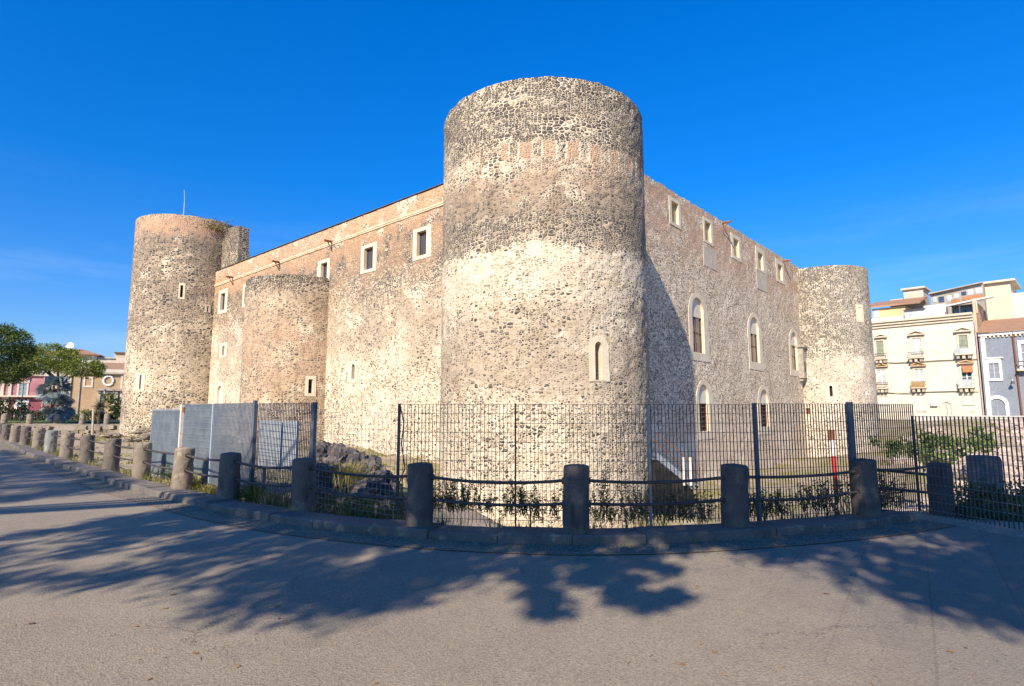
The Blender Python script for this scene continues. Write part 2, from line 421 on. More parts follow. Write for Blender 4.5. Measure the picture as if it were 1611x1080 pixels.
M['tower_mid'] = masonry('lava_masonry_round_buttress',
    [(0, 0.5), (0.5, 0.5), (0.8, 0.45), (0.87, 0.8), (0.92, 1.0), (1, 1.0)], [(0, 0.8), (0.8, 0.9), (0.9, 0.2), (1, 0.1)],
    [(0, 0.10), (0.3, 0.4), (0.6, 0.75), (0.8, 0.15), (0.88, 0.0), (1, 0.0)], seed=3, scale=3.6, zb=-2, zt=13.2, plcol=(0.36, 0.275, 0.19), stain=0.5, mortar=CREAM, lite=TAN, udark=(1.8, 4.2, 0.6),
    brcol=((0.46, 0.23, 0.13), (0.54, 0.33, 0.21)))
M['tower_far'] = masonry('lava_masonry_far_tower',
    [(0, 0.3), (0.3, 0.35), (0.53, 0.3), (0.56, 0.75), (0.8, 0.8), (1, 0.85)], [(0, 0.7), (0.5, 0.9), (0.54, 0.6), (0.58, 0.1), (1, 0.1)],
    [(0, 0.0), (1, 0.05)], seed=4, scale=4.2, plcol=(0.44, 0.38, 0.31), gap=0.10, mortar=((0.72, 0.65, 0.54), (0.61, 0.54, 0.43)), lite=((0.42, 0.36, 0.28), (0.62, 0.54, 0.42)), wob=0.6, dark=((0.10, 0.092, 0.085), (0.22, 0.195, 0.17)))
M['wall_sun'] = masonry('lava_masonry_sunny_wall',
    [(0, 0.3), (0.3, 0.3), (0.5, 0.25), (0.62, 0.35), (0.70, 0.75), (0.84, 0.95), (0.9, 0.5), (1, 0.2)],
    [(0, 0.4), (0.35, 0.3), (0.55, 1.0), (0.64, 1.0), (0.70, 0.3), (0.75, 0.15), (1, 0.1)],
    [(0, 0.05), (0.6, 0.10), (0.72, 0.5), (0.80, 0.8), (0.86, 1.5), (1, 1.8)], seed=5, zt=16.6, scale=3.9, brcol=((0.56, 0.275, 0.135), (0.66, 0.42, 0.245)),
    mortar=((0.75, 0.665, 0.52), (0.635, 0.53, 0.385)), lite=((0.42, 0.335, 0.24), (0.62, 0.52, 0.38)), fine=0.05, plcol=(0.36, 0.29, 0.215), gap=0.10)
M['wall_graze'] = masonry('lava_masonry_grazed_wall',
    [(0, 0.2), (0.15, 0.22), (0.3, 0.56), (0.7, 0.56), (0.85, 0.45), (1, 0.6)],
    [(0, 0.9), (0.2, 0.8), (0.3, 0.25), (0.6, 0.45), (1, 0.2)],
    [(0, 0.05), (0.70, 0.10), (0.80, 0.7), (0.86, 1.2), (0.95, 1.2), (1, 0.6)], seed=6, scale=4.0, zt=18, brcol=((0.50, 0.26, 0.16), (0.60, 0.40, 0.28)),
    mortar=((0.86, 0.765, 0.60), (0.79, 0.665, 0.49)), lite=((0.52, 0.405, 0.28), (0.72, 0.59, 0.43)), gap=0.10, plcol=(0.58, 0.45, 0.33), bumps=0.85, dark=((0.05, 0.047, 0.047), (0.19, 0.165, 0.145)), dvar=0.8, fine=0.06, specks=0.85, stain=0.2)
M['limestone'] = mottled('pale_limestone', (0.66, 0.58, 0.45), (0.58, 0.49, 0.36), 1.6, 0.85, 0.35, c3=(0.47, 0.39, 0.28), wear=0.45)
M['tympanum'] = mottled('white_plaster', (0.66, 0.60, 0.49), (0.58, 0.51, 0.40), 1.2, 0.9, 0.1)
M['plaster_field'] = mottled('aged_plaster_field', (0.52, 0.46, 0.37), (0.44, 0.38, 0.30), 1.0, 0.95, 0.3, c3=(0.36, 0.30, 0.23))
M['castle_glass'] = glassmat('castle_glass', (0.025, 0.04, 0.06))
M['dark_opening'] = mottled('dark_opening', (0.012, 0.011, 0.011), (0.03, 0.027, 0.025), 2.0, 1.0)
M['brown_wood'] = mottled('brown_window_wood', (0.20, 0.09, 0.045), (0.14, 0.06, 0.03), 6.0, 0.6)
M['amber_blind'] = mottled('ochre_blind', (0.42, 0.30, 0.14), (0.33, 0.23, 0.10), 3.0, 0.6)
M['rust'] = mottled('rusted_iron', (0.30, 0.13, 0.06), (0.19, 0.08, 0.04), 9.0, 0.9, 0.3)
M['coping'] = mottled('weathered_coping', (0.40, 0.33, 0.26), (0.22, 0.19, 0.16), 1.2, 0.95, 0.4)
M['lavastone'] = mottled('lava_rock', (0.055, 0.05, 0.05), (0.16, 0.135, 0.12), 2.2, 0.95, 0.9, c3=(0.24, 0.20, 0.16), wear=0.2)

# bollard stone: basalt with lime crusts, oil-dark runs and dimples
def bollard_mat(name, base, crust, amt, seed):
    n = N(name); co = n.vadd(n.coord('Object'), (seed * 3.1, seed * 1.7, seed))
    z = n.sep(n.coord('Object'))[2]
    col = n.mix(n.noise(co, 3.5, 6, 0.65), tuple(c * 0.72 for c in base), tuple(c * 1.35 for c in base))
    col = n.mix(n.math('MULTIPLY', n.smooth(n.noise(co, 2.6, 6, 0.7), 0.52, 0.66), amt), col, crust)
    run = n.noise(n.mapv(co, (1, 1, 0.2)), 5.0, 4, 0.7)
    col = n.mix(n.math('MULTIPLY', n.smooth(run, 0.58, 0.70), 0.7), col, (0.035, 0.03, 0.03))
    col = n.mix(n.smooth(n.math('ADD', z, n.math('MULTIPLY', n.noise(co, 6), 0.3)), 0.14, 0.34, 0.6, 0), col, (0.20, 0.17, 0.13))
    sp = n.vor(co, 38, 'F1').outputs['Distance']
    col = n.mix(n.smooth(sp, 0.10, 0.22, 0.65, 0), col, (0.03, 0.028, 0.028))
    n.bump(n.math('ADD', n.noise(co, 28, 5, 0.7), n.math('MULTIPLY', n.smooth(sp, 0.05, 0.3), 0.5)), 0.8, 0.02)
    return n.fin(col, 0.9, 0.2)
M['bollard'] = [bollard_mat('basalt_bollard_%s' % w, b, c, a, i) for i, (w, b, c, a) in enumerate([
    ('plain', (0.15, 0.125, 0.11), (0.36, 0.30, 0.24), 0.5), ('limed', (0.23, 0.19, 0.15), (0.46, 0.39, 0.31), 0.8), ('dark', (0.11, 0.098, 0.095), (0.27, 0.22, 0.18), 0.4),
    ('greenish', (0.22, 0.23, 0.21), (0.40, 0.42, 0.39), 0.7)])]
M['rail'] = mottled('dark_iron_rail', (0.07, 0.065, 0.07), (0.13, 0.105, 0.09), 5.0, 0.6, 0.3, 0.5, c3=(0.22, 0.12, 0.07), wear=0.1)
M['fence_dark'] = mottled('dark_fence_steel', (0.055, 0.06, 0.075), (0.09, 0.085, 0.09), 3.0, 0.55, 0, 0.3, c3=(0.15, 0.09, 0.06), wear=0.0)
M['fence_grey'] = mottled('galvanised_fence_steel', (0.25, 0.285, 0.33), (0.34, 0.37, 0.40), 3.0, 0.5, 0, 0.3)
M['fence_blue'] = mottled('blue_grey_post_paint', (0.085, 0.10, 0.13), (0.11, 0.125, 0.155), 2.0, 0.5)
M['sheet'] = mottled('blue_grey_sheet_metal', (0.26, 0.335, 0.40), (0.32, 0.39, 0.45), 1.4, 0.55, 0, 0.1, c3=(0.30, 0.35, 0.40), wear=0.2)
M['white_post'] = mottled('flaking_white_post', (0.72, 0.66, 0.58), (0.60, 0.52, 0.44), 6.0, 0.7, c3=(0.42, 0.24, 0.14), wear=0.3)
M['white_board'] = mottled('white_board', (0.46, 0.50, 0.55), (0.38, 0.43, 0.49), 1.0, 0.6)
M['red_paint'] = mottled('red_paint', (0.55, 0.05, 0.035), (0.48, 0.04, 0.03), 4.0, 0.5)
M['white_paint'] = mottled('white_paint', (0.80, 0.79, 0.76), (0.72, 0.71, 0.68), 4.0, 0.5)
M['grey_paint'] = mottled('grey_paint', (0.42, 0.44, 0.46), (0.36, 0.38, 0.40), 3.0, 0.5)
M['bark'] = mottled('bark', (0.13, 0.085, 0.06), (0.07, 0.05, 0.04), 4.0, 0.95, 0.9)
M['pine'] = leafmat('pine_needles', [(0.05, 0.08, 0.016), (0.13, 0.17, 0.03), (0.26, 0.30, 0.05), (0.36, 0.38, 0.08)])
M['pine_dark'] = leafmat('dark_pine_needles', [(0.03, 0.055, 0.016), (0.08, 0.12, 0.026), (0.18, 0.22, 0.042)])
M['shade_leaf'] = leafmat('shade_tree_leaves', [(0.04, 0.06, 0.02), (0.07, 0.10, 0.03)], trans=0.06)
M['bluepalm'] = leafmat('blue_palm_fronds', [(0.12, 0.16, 0.16), (0.20, 0.25, 0.26), (0.28, 0.34, 0.36)], trans=0.1)
M['yucca'] = leafmat('yucca_blades', [(0.06, 0.075, 0.04), (0.12, 0.13, 0.07), (0.20, 0.19, 0.11)], trans=0.1)
M['bush'] = leafmat('bush_leaves', [(0.06, 0.095, 0.022), (0.13, 0.175, 0.04), (0.23, 0.27, 0.075)])
M['fig'] = leafmat('loquat_leaves', [(0.06, 0.09, 0.03), (0.14, 0.18, 0.06), (0.26, 0.28, 0.11)])
M['hedge'] = leafmat('hedge_leaves', [(0.02, 0.035, 0.012), (0.045, 0.065, 0.02)])
M['weed'] = leafmat('weed_leaves', [(0.05, 0.09, 0.02), (0.10, 0.15, 0.035), (0.18, 0.22, 0.065), (0.26, 0.24, 0.10)], trans=0.5)
M['ivy'] = leafmat('ivy_leaves', [(0.04, 0.075, 0.03), (0.075, 0.12, 0.05), (0.12, 0.16, 0.075)])
M['dry'] = leafmat('dry_stalks', [(0.20, 0.14, 0.07), (0.34, 0.25, 0.12), (0.46, 0.36, 0.18)])
M['gold'] = leafmat('yellow_grass', [(0.34, 0.28, 0.05), (0.46, 0.38, 0.08), (0.24, 0.24, 0.05), (0.52, 0.42, 0.14)])
M['grass'] = leafmat('field_grass', [(0.10, 0.13, 0.03), (0.20, 0.20, 0.05), (0.34, 0.29, 0.10), (0.42, 0.35, 0.16)])

# ------------------------------------------------------------------ ground
KF = [(-62, 70), (-44, 50), (-30.5, 34.5), (-24.2, 27.9), (-18.6, 22.2), (-13.9, 17.7), (-11.2, 15.3), (-8.9, 13.1), (-6.75, 11.3), (-4.85, 9.75), (-3.2, 8.65),
      (-1.4, 7.85), (-0.1, 7.52), (0.82, 7.42), (1.9, 7.5), (3.0, 7.75), (4.2, 8.12), (5.2, 8.52), (6.35, 9.1)]
KF = [Vector((x, y)) for x, y in KF]
def smooth_line(pts, sub=4):
    out = []
    for i in range(len(pts) - 1):
        p0, p1, p2, p3 = pts[max(i - 1, 0)], pts[i], pts[i + 1], pts[min(i + 2, len(pts) - 1)]
        for k in range(sub):
            t = k / sub
            out.append(0.5 * ((2 * p1) + (p2 - p0) * t + (2 * p0 - 5 * p1 + 4 * p2 - p3) * t * t + (3 * p1 - p0 - 3 * p2 + p3) * t ** 3))
    out.append(pts[-1])
    return out
KL = smooth_line(KF)
def offs(line, d):
    out = []
    for i, p in enumerate(line):
        t = (line[min(i + 1, len(line) - 1)] - line[max(i - 1, 0)]).normalized()
        out.append(p + Vector((-t.y, t.x)) * d)     # positive: towards the moat
    return out
FENCE_R = [Vector((6.45, 9.45)), Vector((6.95, 7.95)), Vector((7.7, 5.7)), Vector((9.2, 1.5)), Vector((12, -6)), Vector((20, -30))]
BOUND = KL + FENCE_R
def inpoly(x, y, poly):
    c = False; j = len(poly) - 1
    for i in range(len(poly)):
        xi, yi = poly[i]; xj, yj = poly[j]
        if (yi > y) != (yj > y) and x < (xj - xi) * (y - yi) / (yj - yi) + xi: c = not c
        j = i
    return c
PAVED = [(-900.0, 80.0)] + [(p.x, p.y) for p in BOUND] + [(20.0, -400.0), (-900.0, -400.0)]
def kdist(x, y):
    """signed distance from the paved side's edge; positive inside the moat"""
    best, sgn = 1e9, 1
    p = Vector((x, y))
    for a, b in zip(BOUND[:-1], BOUND[1:]):
        ab = b - a
        t = max(0, min(1, (p - a).dot(ab) / ab.length_squared))
        q = a + ab * t
        d = (p - q).length
        if d < best:
            best = d
    return -best if inpoly(x, y, PAVED) else best
CTRL = [(-1, 10.5, -1.6), (0, 13, -3.3), (3, 12, -3.3), (6, 14, -2.8), (2, 22, -3.7), (9, 32, -3.7), (16, 44, -3.7), (24, 54, -3.7), (33, 63, -3.5), (37, 60, -2.8),
        (10, 16, -2.6), (9, 13, -1.3), (12, 22, -3.3), (18, 28, -3.4), (22, 36, -3.8), (26, 40, -3.7), (34, 52, -2.8), (40, 55, -1.6), (30, 36, -1.9), (20, 22, -1.6), (48, 60, 0.2), (57, 68, 0.7), (44, 80, 0.7), (70, 70, 0.7), (34, 26, -0.6), (12.5, 14, -0.9), (9, 11, -0.1),
        (9, 7, 0), (20, 12, 0), (50, 40, 0.4), (-3, 12, -0.9), (-4.2, 15.5, -0.1), (-3, 20, -1.4), (-5, 27, -2.4), (-2.5, 24, -3.3), (-9, 33, -1.2), (-15, 40, -0.8),
        (-25, 50, -0.8), (-9, 22, -0.5), (-12, 22, -0.35), (-20, 34, -0.5), (-30, 50, -0.8), (-36, 54, -0.9), (-45, 60, -1.5), (-52, 62, -1.3), (-47, 70, -0.05), (-60, 73, 0),
        (-70, 90, 0), (-40, 85, 0), (-90, 120, 0), (0, 110, 0.5), (-30, 36, -0.3), (-7, 14, -0.25), (-10, 18, -0.25), (80, 120, 0.7), (-200, 200, 0), (200, 200, 0.7)]
def idw(x, y):
    sw = sz = 0
    for cx, cy, cz in CTRL:
        w = 1 / ((x - cx) ** 2 + (y - cy) ** 2 + 0.3) ** 1.6
        sw += w; sz += w * cz
    return sz / sw
def hgt(x, y):
    d = kdist(x, y)
    if d < 0.35: return -0.06
    k = min(1, max(0, (d - 0.9) / 2.2)); k = k * k * (3 - 2 * k)
    z = -0.02 + (idw(x, y) - (-0.02)) * k
    am = min(1, d / 3) * (0.22 if -45 < x < 60 and y < 75 else 0.05)
    return z + am * (mnoise.noise(Vector((x * 0.45, y * 0.45, 0))) + 0.5 * mnoise.noise(Vector((x * 1.3, y * 1.3, 4))))
def axis(lo, hi, near, far, c):
    out, x = [c], c
    while x < hi: x += near + (abs(x - c) * far); out.append(x)
    x = c; pre = []
    while x > lo: x -= near + (abs(x - c) * far); pre.append(x)
    return pre[::-1] + out
gx = axis(-900, 900, 0.4, 0.035, 0); gy = axis(-300, 1500, 0.4, 0.03, 12)
mb = MB()
for y in gy:
    for x in gx: mb.v.append((x, y, hgt(x, y)))
nx = len(gx)
for j in range(len(gy) - 1):
    for i in range(nx - 1):
        mb.f.append((j * nx + i, j * nx + i + 1, (j + 1) * nx + i + 1, (j + 1) * nx + i)); mb.m.append(0); mb.uv.append(None)
def soil_mat():
    n = N('moat_soil'); co = n.coord()
    a = n.noise(co, 0.35, 6, 0.65); b = n.noise(co, 3.0, 6, 0.7); c = n.noise(co, 22, 3, 0.7)
    col = n.mix(n.smooth(b, 0.35, 0.65), (0.46, 0.38, 0.285), (0.33, 0.27, 0.205))
    col = n.mix(n.smooth(n.math('ADD', a, n.math('MULTIPLY', b, 0.3)), 0.58, 0.80), col, (0.27, 0.245, 0.09))
    col = n.mix(n.smooth(n.noise(co, 1.1, 5, 0.7), 0.60, 0.70), col, (0.20, 0.17, 0.14))
    col = n.mix(0.4, col, n.ramp(c, [(0.3, 0.2), (0.7, 0.85)]), 'OVERLAY')
    n.bump(n.math('ADD', b, n.math('MULTIPLY', c, 0.4)), 0.7, 0.12)
    return n.fin(col, 0.95, 0.1)
M['soil'] = soil_mat()
tag(mb.build('terrain', M['soil'], smooth=True), kind='structure')

def asphalt_mat():
    n = N('worn_asphalt'); co = n.coord()
    xyz = n.sep(co)
    big = n.noise(co, 0.25, 5, 0.6); mid = n.noise(co, 1.7, 6, 0.65); fine = n.noise(co, 55, 4, 0.75)
    col = n.mix(n.smooth(big, 0.3, 0.7), (0.262, 0.222, 0.174), (0.308, 0.262, 0.205))
    col = n.mix(n.smooth(mid, 0.4, 0.72, 0, 0.5), col, (0.215, 0.186, 0.155))
    agg = n.vor(co, 75, 'F1')
    ac = n.sep(agg.outputs['Color'])
    col = n.mix(n.smooth(ac[0], 0.70, 0.78, 0, 0.4), col, (0.40, 0.345, 0.27))
    col = n.mix(n.smooth(ac[1], 0.72, 0.8, 0, 0.4), col, (0.12, 0.108, 0.10))
    col = n.mix(0.30, col, n.ramp(fine, [(0.3, 0.25), (0.7, 0.8)]), 'OVERLAY')
    pv = n.vor(n.vadd(co, n.comb(n.math('MULTIPLY', mid, 0.5), n.math('MULTIPLY', big, 0.8))), 0.22, 'F1', 1.0, '2D'); pc_ = n.sep(pv.outputs['Color'])
    col = n.mix(n.math('MULTIPLY', n.smooth(pc_[0], 0.55, 0.6), 0.16), col, (0.15, 0.13, 0.11))
    col = n.mix(n.math('MULTIPLY', n.smooth(pc_[1], 0.65, 0.7), 0.16), col, (0.36, 0.31, 0.24))
    col = n.mix(n.smooth(n.noise(n.mapv(co, (1, 1, 1), (0, 0, 0.5), (4, 2, 0)), 0.9, 5, 0.75), 0.60, 0.74, 0, 0.35), col, (0.15, 0.132, 0.115))
    # cracks
    wc = n.vadd(co, n.comb(n.math('MULTIPLY', n.noise(co, 2.0, 5, 0.7), 0.9), n.math('MULTIPLY', n.noise(n.vadd(co, (9, 9, 0)), 2.0, 5, 0.7), 0.9)))
    cr = n.vor(wc, 0.55, 'DISTANCE_TO_EDGE', 1.0, '2D').outputs['Distance']
    crm = n.math('MULTIPLY', n.smooth(cr, 0.0, 0.010, 0.4, 0), n.smooth(n.noise(co, 0.5, 3), 0.48, 0.60))
    col = n.mix(crm, col, (0.045, 0.042, 0.04))
    # old basalt flags showing at the right, running up towards the fence
    fl = n.t.nodes.new('ShaderNodeTexBrick')
    n.set(fl.inputs['Vector'], n.mapv(co, rot=(0, 0, R(-55))))
    fl.inputs['Scale'].default_value = 1.0; fl.inputs['Brick Width'].default_value = 1.15; fl.inputs['Row Height'].default_value = 0.62
    fl.inputs['Mortar Size'].default_value = 0.011; fl.inputs['Mortar Smooth'].default_value = 0.3
    n.set(fl.inputs['Color1'], (0.15, 0.15, 0.15)); n.set(fl.inputs['Color2'], (0.21, 0.205, 0.20)); n.set(fl.inputs['Mortar'], (0.055, 0.05, 0.048))
    zone = n.smooth(n.math('ADD', n.math('ADD', xyz[0], n.math('MULTIPLY', xyz[1], -0.12)), n.math('MULTIPLY', n.math('SUBTRACT', mid, 0.5), 1.5)), 1.0, 2.4, 0, 0.40)
    col = n.mix(zone, col, n.mix(0.5, n.mix(0.35, fl.outputs[0], col), n.ramp(fine, [(0.3, 0.3), (0.7, 0.75)]), 'OVERLAY'))
    # drifts of dry needles and rust-brown dust
    dm = n.math('MULTIPLY', n.smooth(n.noise(n.mapv(co, (1.0, 2.2, 1)), 1.4, 6, 0.75), 0.60, 0.70), n.smooth(n.noise(n.mapv(co, (2, 12, 1), (0, 0, 0.4)), 3.0, 5, 0.8), 0.48, 0.62))
    col = n.mix(n.math('MULTIPLY', dm, 0.6), col, (0.36, 0.21, 0.09))
    wm = n.math('MULTIPLY', n.smooth(n.noise(co, 3.3, 3, 0.8), 0.70, 0.74), n.smooth(fine, 0.45, 0.6))
    col = n.mix(n.math('MULTIPLY', wm, 0.5), col, (0.48, 0.43, 0.36))
    n.bump(n.math('ADD', n.math('ADD', n.math('MULTIPLY', agg.outputs['Distance'], 0.8), fine), n.math('MULTIPLY', crm, -2.0)), 0.45, 0.01)
    return n.fin(col, 0.9, 0.2)
M['asphalt'] = asphalt_mat()
road = MB()
AE = offs(KL, -0.42)
rr = [(p.x, p.y, 0.0) for p in AE] + [(p.x - 0.12, p.y - 0.1, 0.0) for p in FENCE_R[1:]]
loop = rr + [(-120, -30, 0), (-120, 70, 0)]
# triangulate as strips towards a line behind the camera so that no sliver overlaps
base_y = -30.0
for a, b in zip(rr[:-1], rr[1:]):
    if b[0] <= a[0] + 1e-6: continue
    road.face([a, (a[0], base_y, 0), (b[0], base_y, 0), b])
road.face([(-160, 70, 0), (-160, base_y, 0), (rr[0][0], base_y, 0), rr[0]])
tag(road.build('road', M['asphalt']), kind='structure')

def gravel_mat():
    n = N('verge_gravel'); co = n.coord()
    v = n.vor(co, 42, 'F1'); c = n.sep(v.outputs['Color'])
    col = n.mix(c[0], (0.12, 0.108, 0.095), (0.30, 0.265, 0.22))
    col = n.mix(n.smooth(n.noise(co, 1.3, 5, 0.7), 0.45, 0.65), col, n.mix(0.6, col, (0.36, 0.29, 0.17)))
    n.bump(n.math('SUBTRACT', 1.0, v.outputs['Distance']), 0.8, 0.02)
    return n.fin(col, 0.95, 0.1)
M['gravel'] = gravel_mat()
def strip(la, lb, z, name, mat, z2=None):
    s = MB()
    for i in range(len(la) - 1):
        s.face([(*la[i], z), (*la[i + 1], z), (*lb[i + 1], z if z2 is None else z2), (*lb[i], z if z2 is None else z2)])
    return tag(s.build(name, mat), kind='structure')
strip(offs(KL, -0.45), offs(KL, 0.02), 0.006, 'gravel_verge', M['gravel'], 0.012)
M['edging'] = mottled('rusty_edging', (0.34, 0.20, 0.13), (0.22, 0.15, 0.11), 4.0, 0.9)
strip(offs(KL, -0.47), offs(KL, -0.445), 0.011, 'edging_strip', M['edging'])
# kerb of basalt blocks, each with its own small settlement
M['kerb'] = mottled('basalt_kerb', (0.17, 0.15, 0.135), (0.12, 0.108, 0.10), 2.2, 0.9, 0.5, c3=(0.31, 0.26, 0.20), wear=0.35, bscale=24)
kb = MB(); acc = 0.0
L0 = KL; L1 = offs(KL, 0.46)
krng = random.Random(3)
def resample(line, step):
    out, need = [line[0]], step
    for a, b in zip(line[:-1], line[1:]):
        d = (b - a).length; pos = 0
        while d - pos >= need:
            pos += need; out.append(a + (b - a) * (pos / d)); need = step
        need -= d - pos
    return out
KS = resample(KL, 0.95)
for a, b in zip(KS[:-1], KS[1:]):
    t = (b - a).normalized(); nrm = Vector((-t.y, t.x))
    a2, b2 = a + t * 0.006, b - t * 0.006
    z = 0.125 + krng.uniform(-0.012, 0.012); j = krng.uniform(-0.012, 0.012)
    lo = [(*(a2 + nrm * j), -0.1), (*(b2 + nrm * j), -0.1), (*(b2 + nrm * 0.46), -0.1), (*(a2 + nrm * 0.46), -0.1)]
    c = 0.018
    p = [(*(a2 + nrm * j), -0.1), (*(b2 + nrm * j), -0.1), (*(b2 + nrm * j), z - c), (*(a2 + nrm * j), z - c)]
    q0, q1, q2, q3 = (*(a2 + nrm * (j + c)), z), (*(b2 + nrm * (j + c)), z), (*(b2 + nrm * 0.46), z), (*(a2 + nrm * 0.46), z)
    kb.face(p); kb.face([p[3], p[2], q1, q0]); kb.face([q0, q1, q2, q3])
    kb.face([q3, q2, lo[2], lo[3]]); kb.face([lo[0], p[3], q0, q3, lo[3]]); kb.face([lo[1], lo[2], q2, q1, p[2]])
tag(kb.build('kerb', M['kerb']), kind='structure')
# ------------------------------------------------------------------ castle
dL, dR = Vector((-0.7537, 0.6572)), Vector((0.6572, 0.7537))
nL, nR = -dR, -dL
RT = 5.2
CC = Vector((math.sin(R(3.2)), math.cos(R(3.2)))) * (RT / math.sin(R(10.3)))
WL = Plane(CC + dR * 0.7, dL, nL)
WR = Plane(CC + nR * 0.25, dR, nR)
C_LEFT = CC + dL * 48.8
C_MID = CC + dR * 0.7 + dL * 25.9
C_FAR = CC + dR * 52 + nR * 1.2
T_NEAR, T_REAR, T_MID, T_FAR = Cyl(CC, RT), Cyl(C_LEFT, 5.25), Cyl(C_MID, 4.2), Cyl(C_FAR, 5.2)
castle = thing('castle', (CC.x, CC.y, -3.5), 'huge medieval castle of dark lava stone and pale mortar with round corner towers', 'castle')
def breaks(a, b, step, extra):
    n = max(1, round((b - a) / step))
    v = [a + (b - a) * i / n for i in range(n + 1)]
    for e in extra:
        if a < e < b:
            v = [q for q in v if abs(q - e) > step * 0.12 or q in (a, b)] + [e]
    return sorted(set(round(q, 4) for q in v))
def shell(mb, S, s0, s1, z0, ztop, holes, ds, dz, depth=0.5, rough=0.02, topjit=0.05, uoff=0.0):
    """wall face with real openings; ztop may be a function of s"""
    zt = ztop if callable(ztop) else (lambda s: ztop)
    us = breaks(s0, s1, ds, [h[0] for h in holes] + [h[1] for h in holes])
    zmax = min(zt(s0), zt(s1))
    vs = breaks(z0, zmax, dz, [h[2] for h in holes] + [h[3] for h in holes])
    hl = [(h[0], h[1], h[2], h[3]) for h in holes]
    def pt(i, j):
        s, z = us[i], vs[j]
        for h in hl:
            if h[0] - 1e-3 <= s <= h[1] + 1e-3 and h[2] - 1e-3 <= z <= h[3] + 1e-3: return S.P(s, z), (s + uoff, z)
        d = rough * mnoise.noise(Vector((s * 1.7 + uoff, z * 1.7, 3))) + rough * 0.7 * mnoise.noise(Vector((s * 5 + uoff, z * 5, 9)))
        if j == len(vs) - 1:
            z = zt(s) + topjit * (mnoise.noise(Vector((s * 2.1 + uoff, 7, 1))) + 0.8 * mnoise.noise(Vector((s * 7 + uoff, 2, 5))))
        return S.P(s, z, d), (s + uoff, z)
    grid = [[pt(i, j) for i in range(len(us))] for j in range(len(vs))]
    base = len(mb.v)
    for row in grid:
        for p, _ in row: mb.v.append(tuple(p))
    W = len(us)
    for j in range(len(vs) - 1):
        for i in range(W - 1):
            cu, cv = (us[i] + us[i + 1]) / 2, (vs[j] + vs[j + 1]) / 2
            if any(h[0] < cu < h[1] and h[2] < cv < h[3] for h in hl): continue
            mb.f.append((base + j * W + i, base + j * W + i + 1, base + (j + 1) * W + i + 1, base + (j + 1) * W + i))
            mb.m.append(0); mb.uv.append([grid[j][i][1], grid[j][i + 1][1], grid[j + 1][i + 1][1], grid[j + 1][i][1]])
    for h in holes:
        a, b, c, d = h[:4]
        for (p, q) in (((a, c), (b, c)), ((b, c), (b, d)), ((b, d), (a, d)), ((a, d), (a, c))):
            mb.face([S.P(*p), S.P(*q), S.P(*q, -depth), S.P(*p, -depth)], 1)
    return [(us[i] , grid[-1][i][0]) for i in range(W)]
def rect(u0, u1, v0, v1, n=0):
    pts = [(u0, v0), (u1, v0)]
    if n == 0: return pts + [(u1, v1), (u0, v1)]
    return pts
def arch(u0, u1, v0, v1, n=14, flat=1.0):
    r = (u1 - u0) / 2; c = (u0 + u1) / 2; vc = v1 - r * flat
    return [(u0, v0), (u1, v0)] + [(c + r * math.cos(math.pi * k / n), vc + r * flat * math.sin(math.pi * k / n)) for k in range(n + 1)]
def ring(S, outer, inner, dout=0.035, din=-0.32, mi=0):
    mb = MB(); n = len(outer)
    if din < 0: outer = [(u + krng.uniform(-0.03, 0.03), v + krng.uniform(-0.03, 0.03)) for u, v in outer]
    for i in range(n):
        j = (i + 1) % n
        o0, o1, i0, i1 = outer[i], outer[j], inner[i], inner[j]
        mb.face([S.P(*o0, dout), S.P(*o1, dout), S.P(*i1, dout), S.P(*i0, dout)], mi)
        mb.face([S.P(*o0, -0.04), S.P(*o1, -0.04), S.P(*o1, dout), S.P(*o0, dout)], mi)
        mb.face([S.P(*i0, dout), S.P(*i1, dout), S.P(*i1, din), S.P(*i0, din)], mi)
    return mb
def fill(S, pts, d, mi=0):
    mb = MB(); mb.face([S.P(*p, d) for p in pts], mi); return mb
def pxrect(S, x0, x1, y0, y1):
    """real extents on surface S of a box measured on the photograph"""
    xm, ym = (x0 + x1) / 2, (y0 + y1) / 2
    a, b = S.uv(x0, ym)[0], S.uv(x1, ym)[0]
    z1, z0 = S.uv(xm, y0)[1], S.uv(xm, y1)[1]
    return (min(a, b), max(a, b), z0, z1)
def lerp_r(o, i, k): return tuple(o[q] + (i[q] - o[q]) * k for q in range(4))
HOLES = {}
def window(S, key, outer, inner, kind='rect', glass='castle_glass', frame_mat='limestone', depth=0.30, sash=None):
    """window = stone surround; its pane (and sash) are sub-parts"""
    mk = {'rect': (lambda r: rect(*r)), 'arch': (lambda r: arch(*r)), 'point': (lambda r: arch(*r, flat=1.15))}[kind]
    w = ring(S, mk(outer), mk(inner), din=-depth).build('window', M[frame_mat], castle)
    HOLES.setdefault(key, []).append(lerp_r(outer, inner, 0.85 if kind == 'rect' else 0.97))
    fill(S, mk(inner), -depth + 0.03).build('pane', M[glass], w)
    if sash:
        u0, u1, v0, v1 = inner; t = 0.055; mbs = MB()
        d0, d1 = -depth + 0.035, -depth + 0.09
        mbs.pbox(S, u0, u0 + t, v0, v1, d0, d1); mbs.pbox(S, u1 - t, u1, v0, v1, d0, d1)
        mbs.pbox(S, u0 + t, u1 - t, v0, v0 + t, d0, d1); mbs.pbox(S, u0 + t, u1 - t, v1 - t, v1, d0, d1)
        um = (u0 + u1) / 2
        mbs.pbox(S, um - t * 0.6, um + t * 0.6, v0 + t, v1 - t, d0, d1 - 0.012)
        if sash > 1:
            vm = v0 + (v1 - v0) * 0.56
            mbs.pbox(S, u0 + t, um - t * 0.6, vm - t / 2, vm + t / 2, d0, d1 - 0.006); mbs.pbox(S, um + t * 0.6, u1 - t, vm - t / 2, vm + t / 2, d0, d1 - 0.006)
        mbs.build('sash', M['brown_wood'], w)
    return w
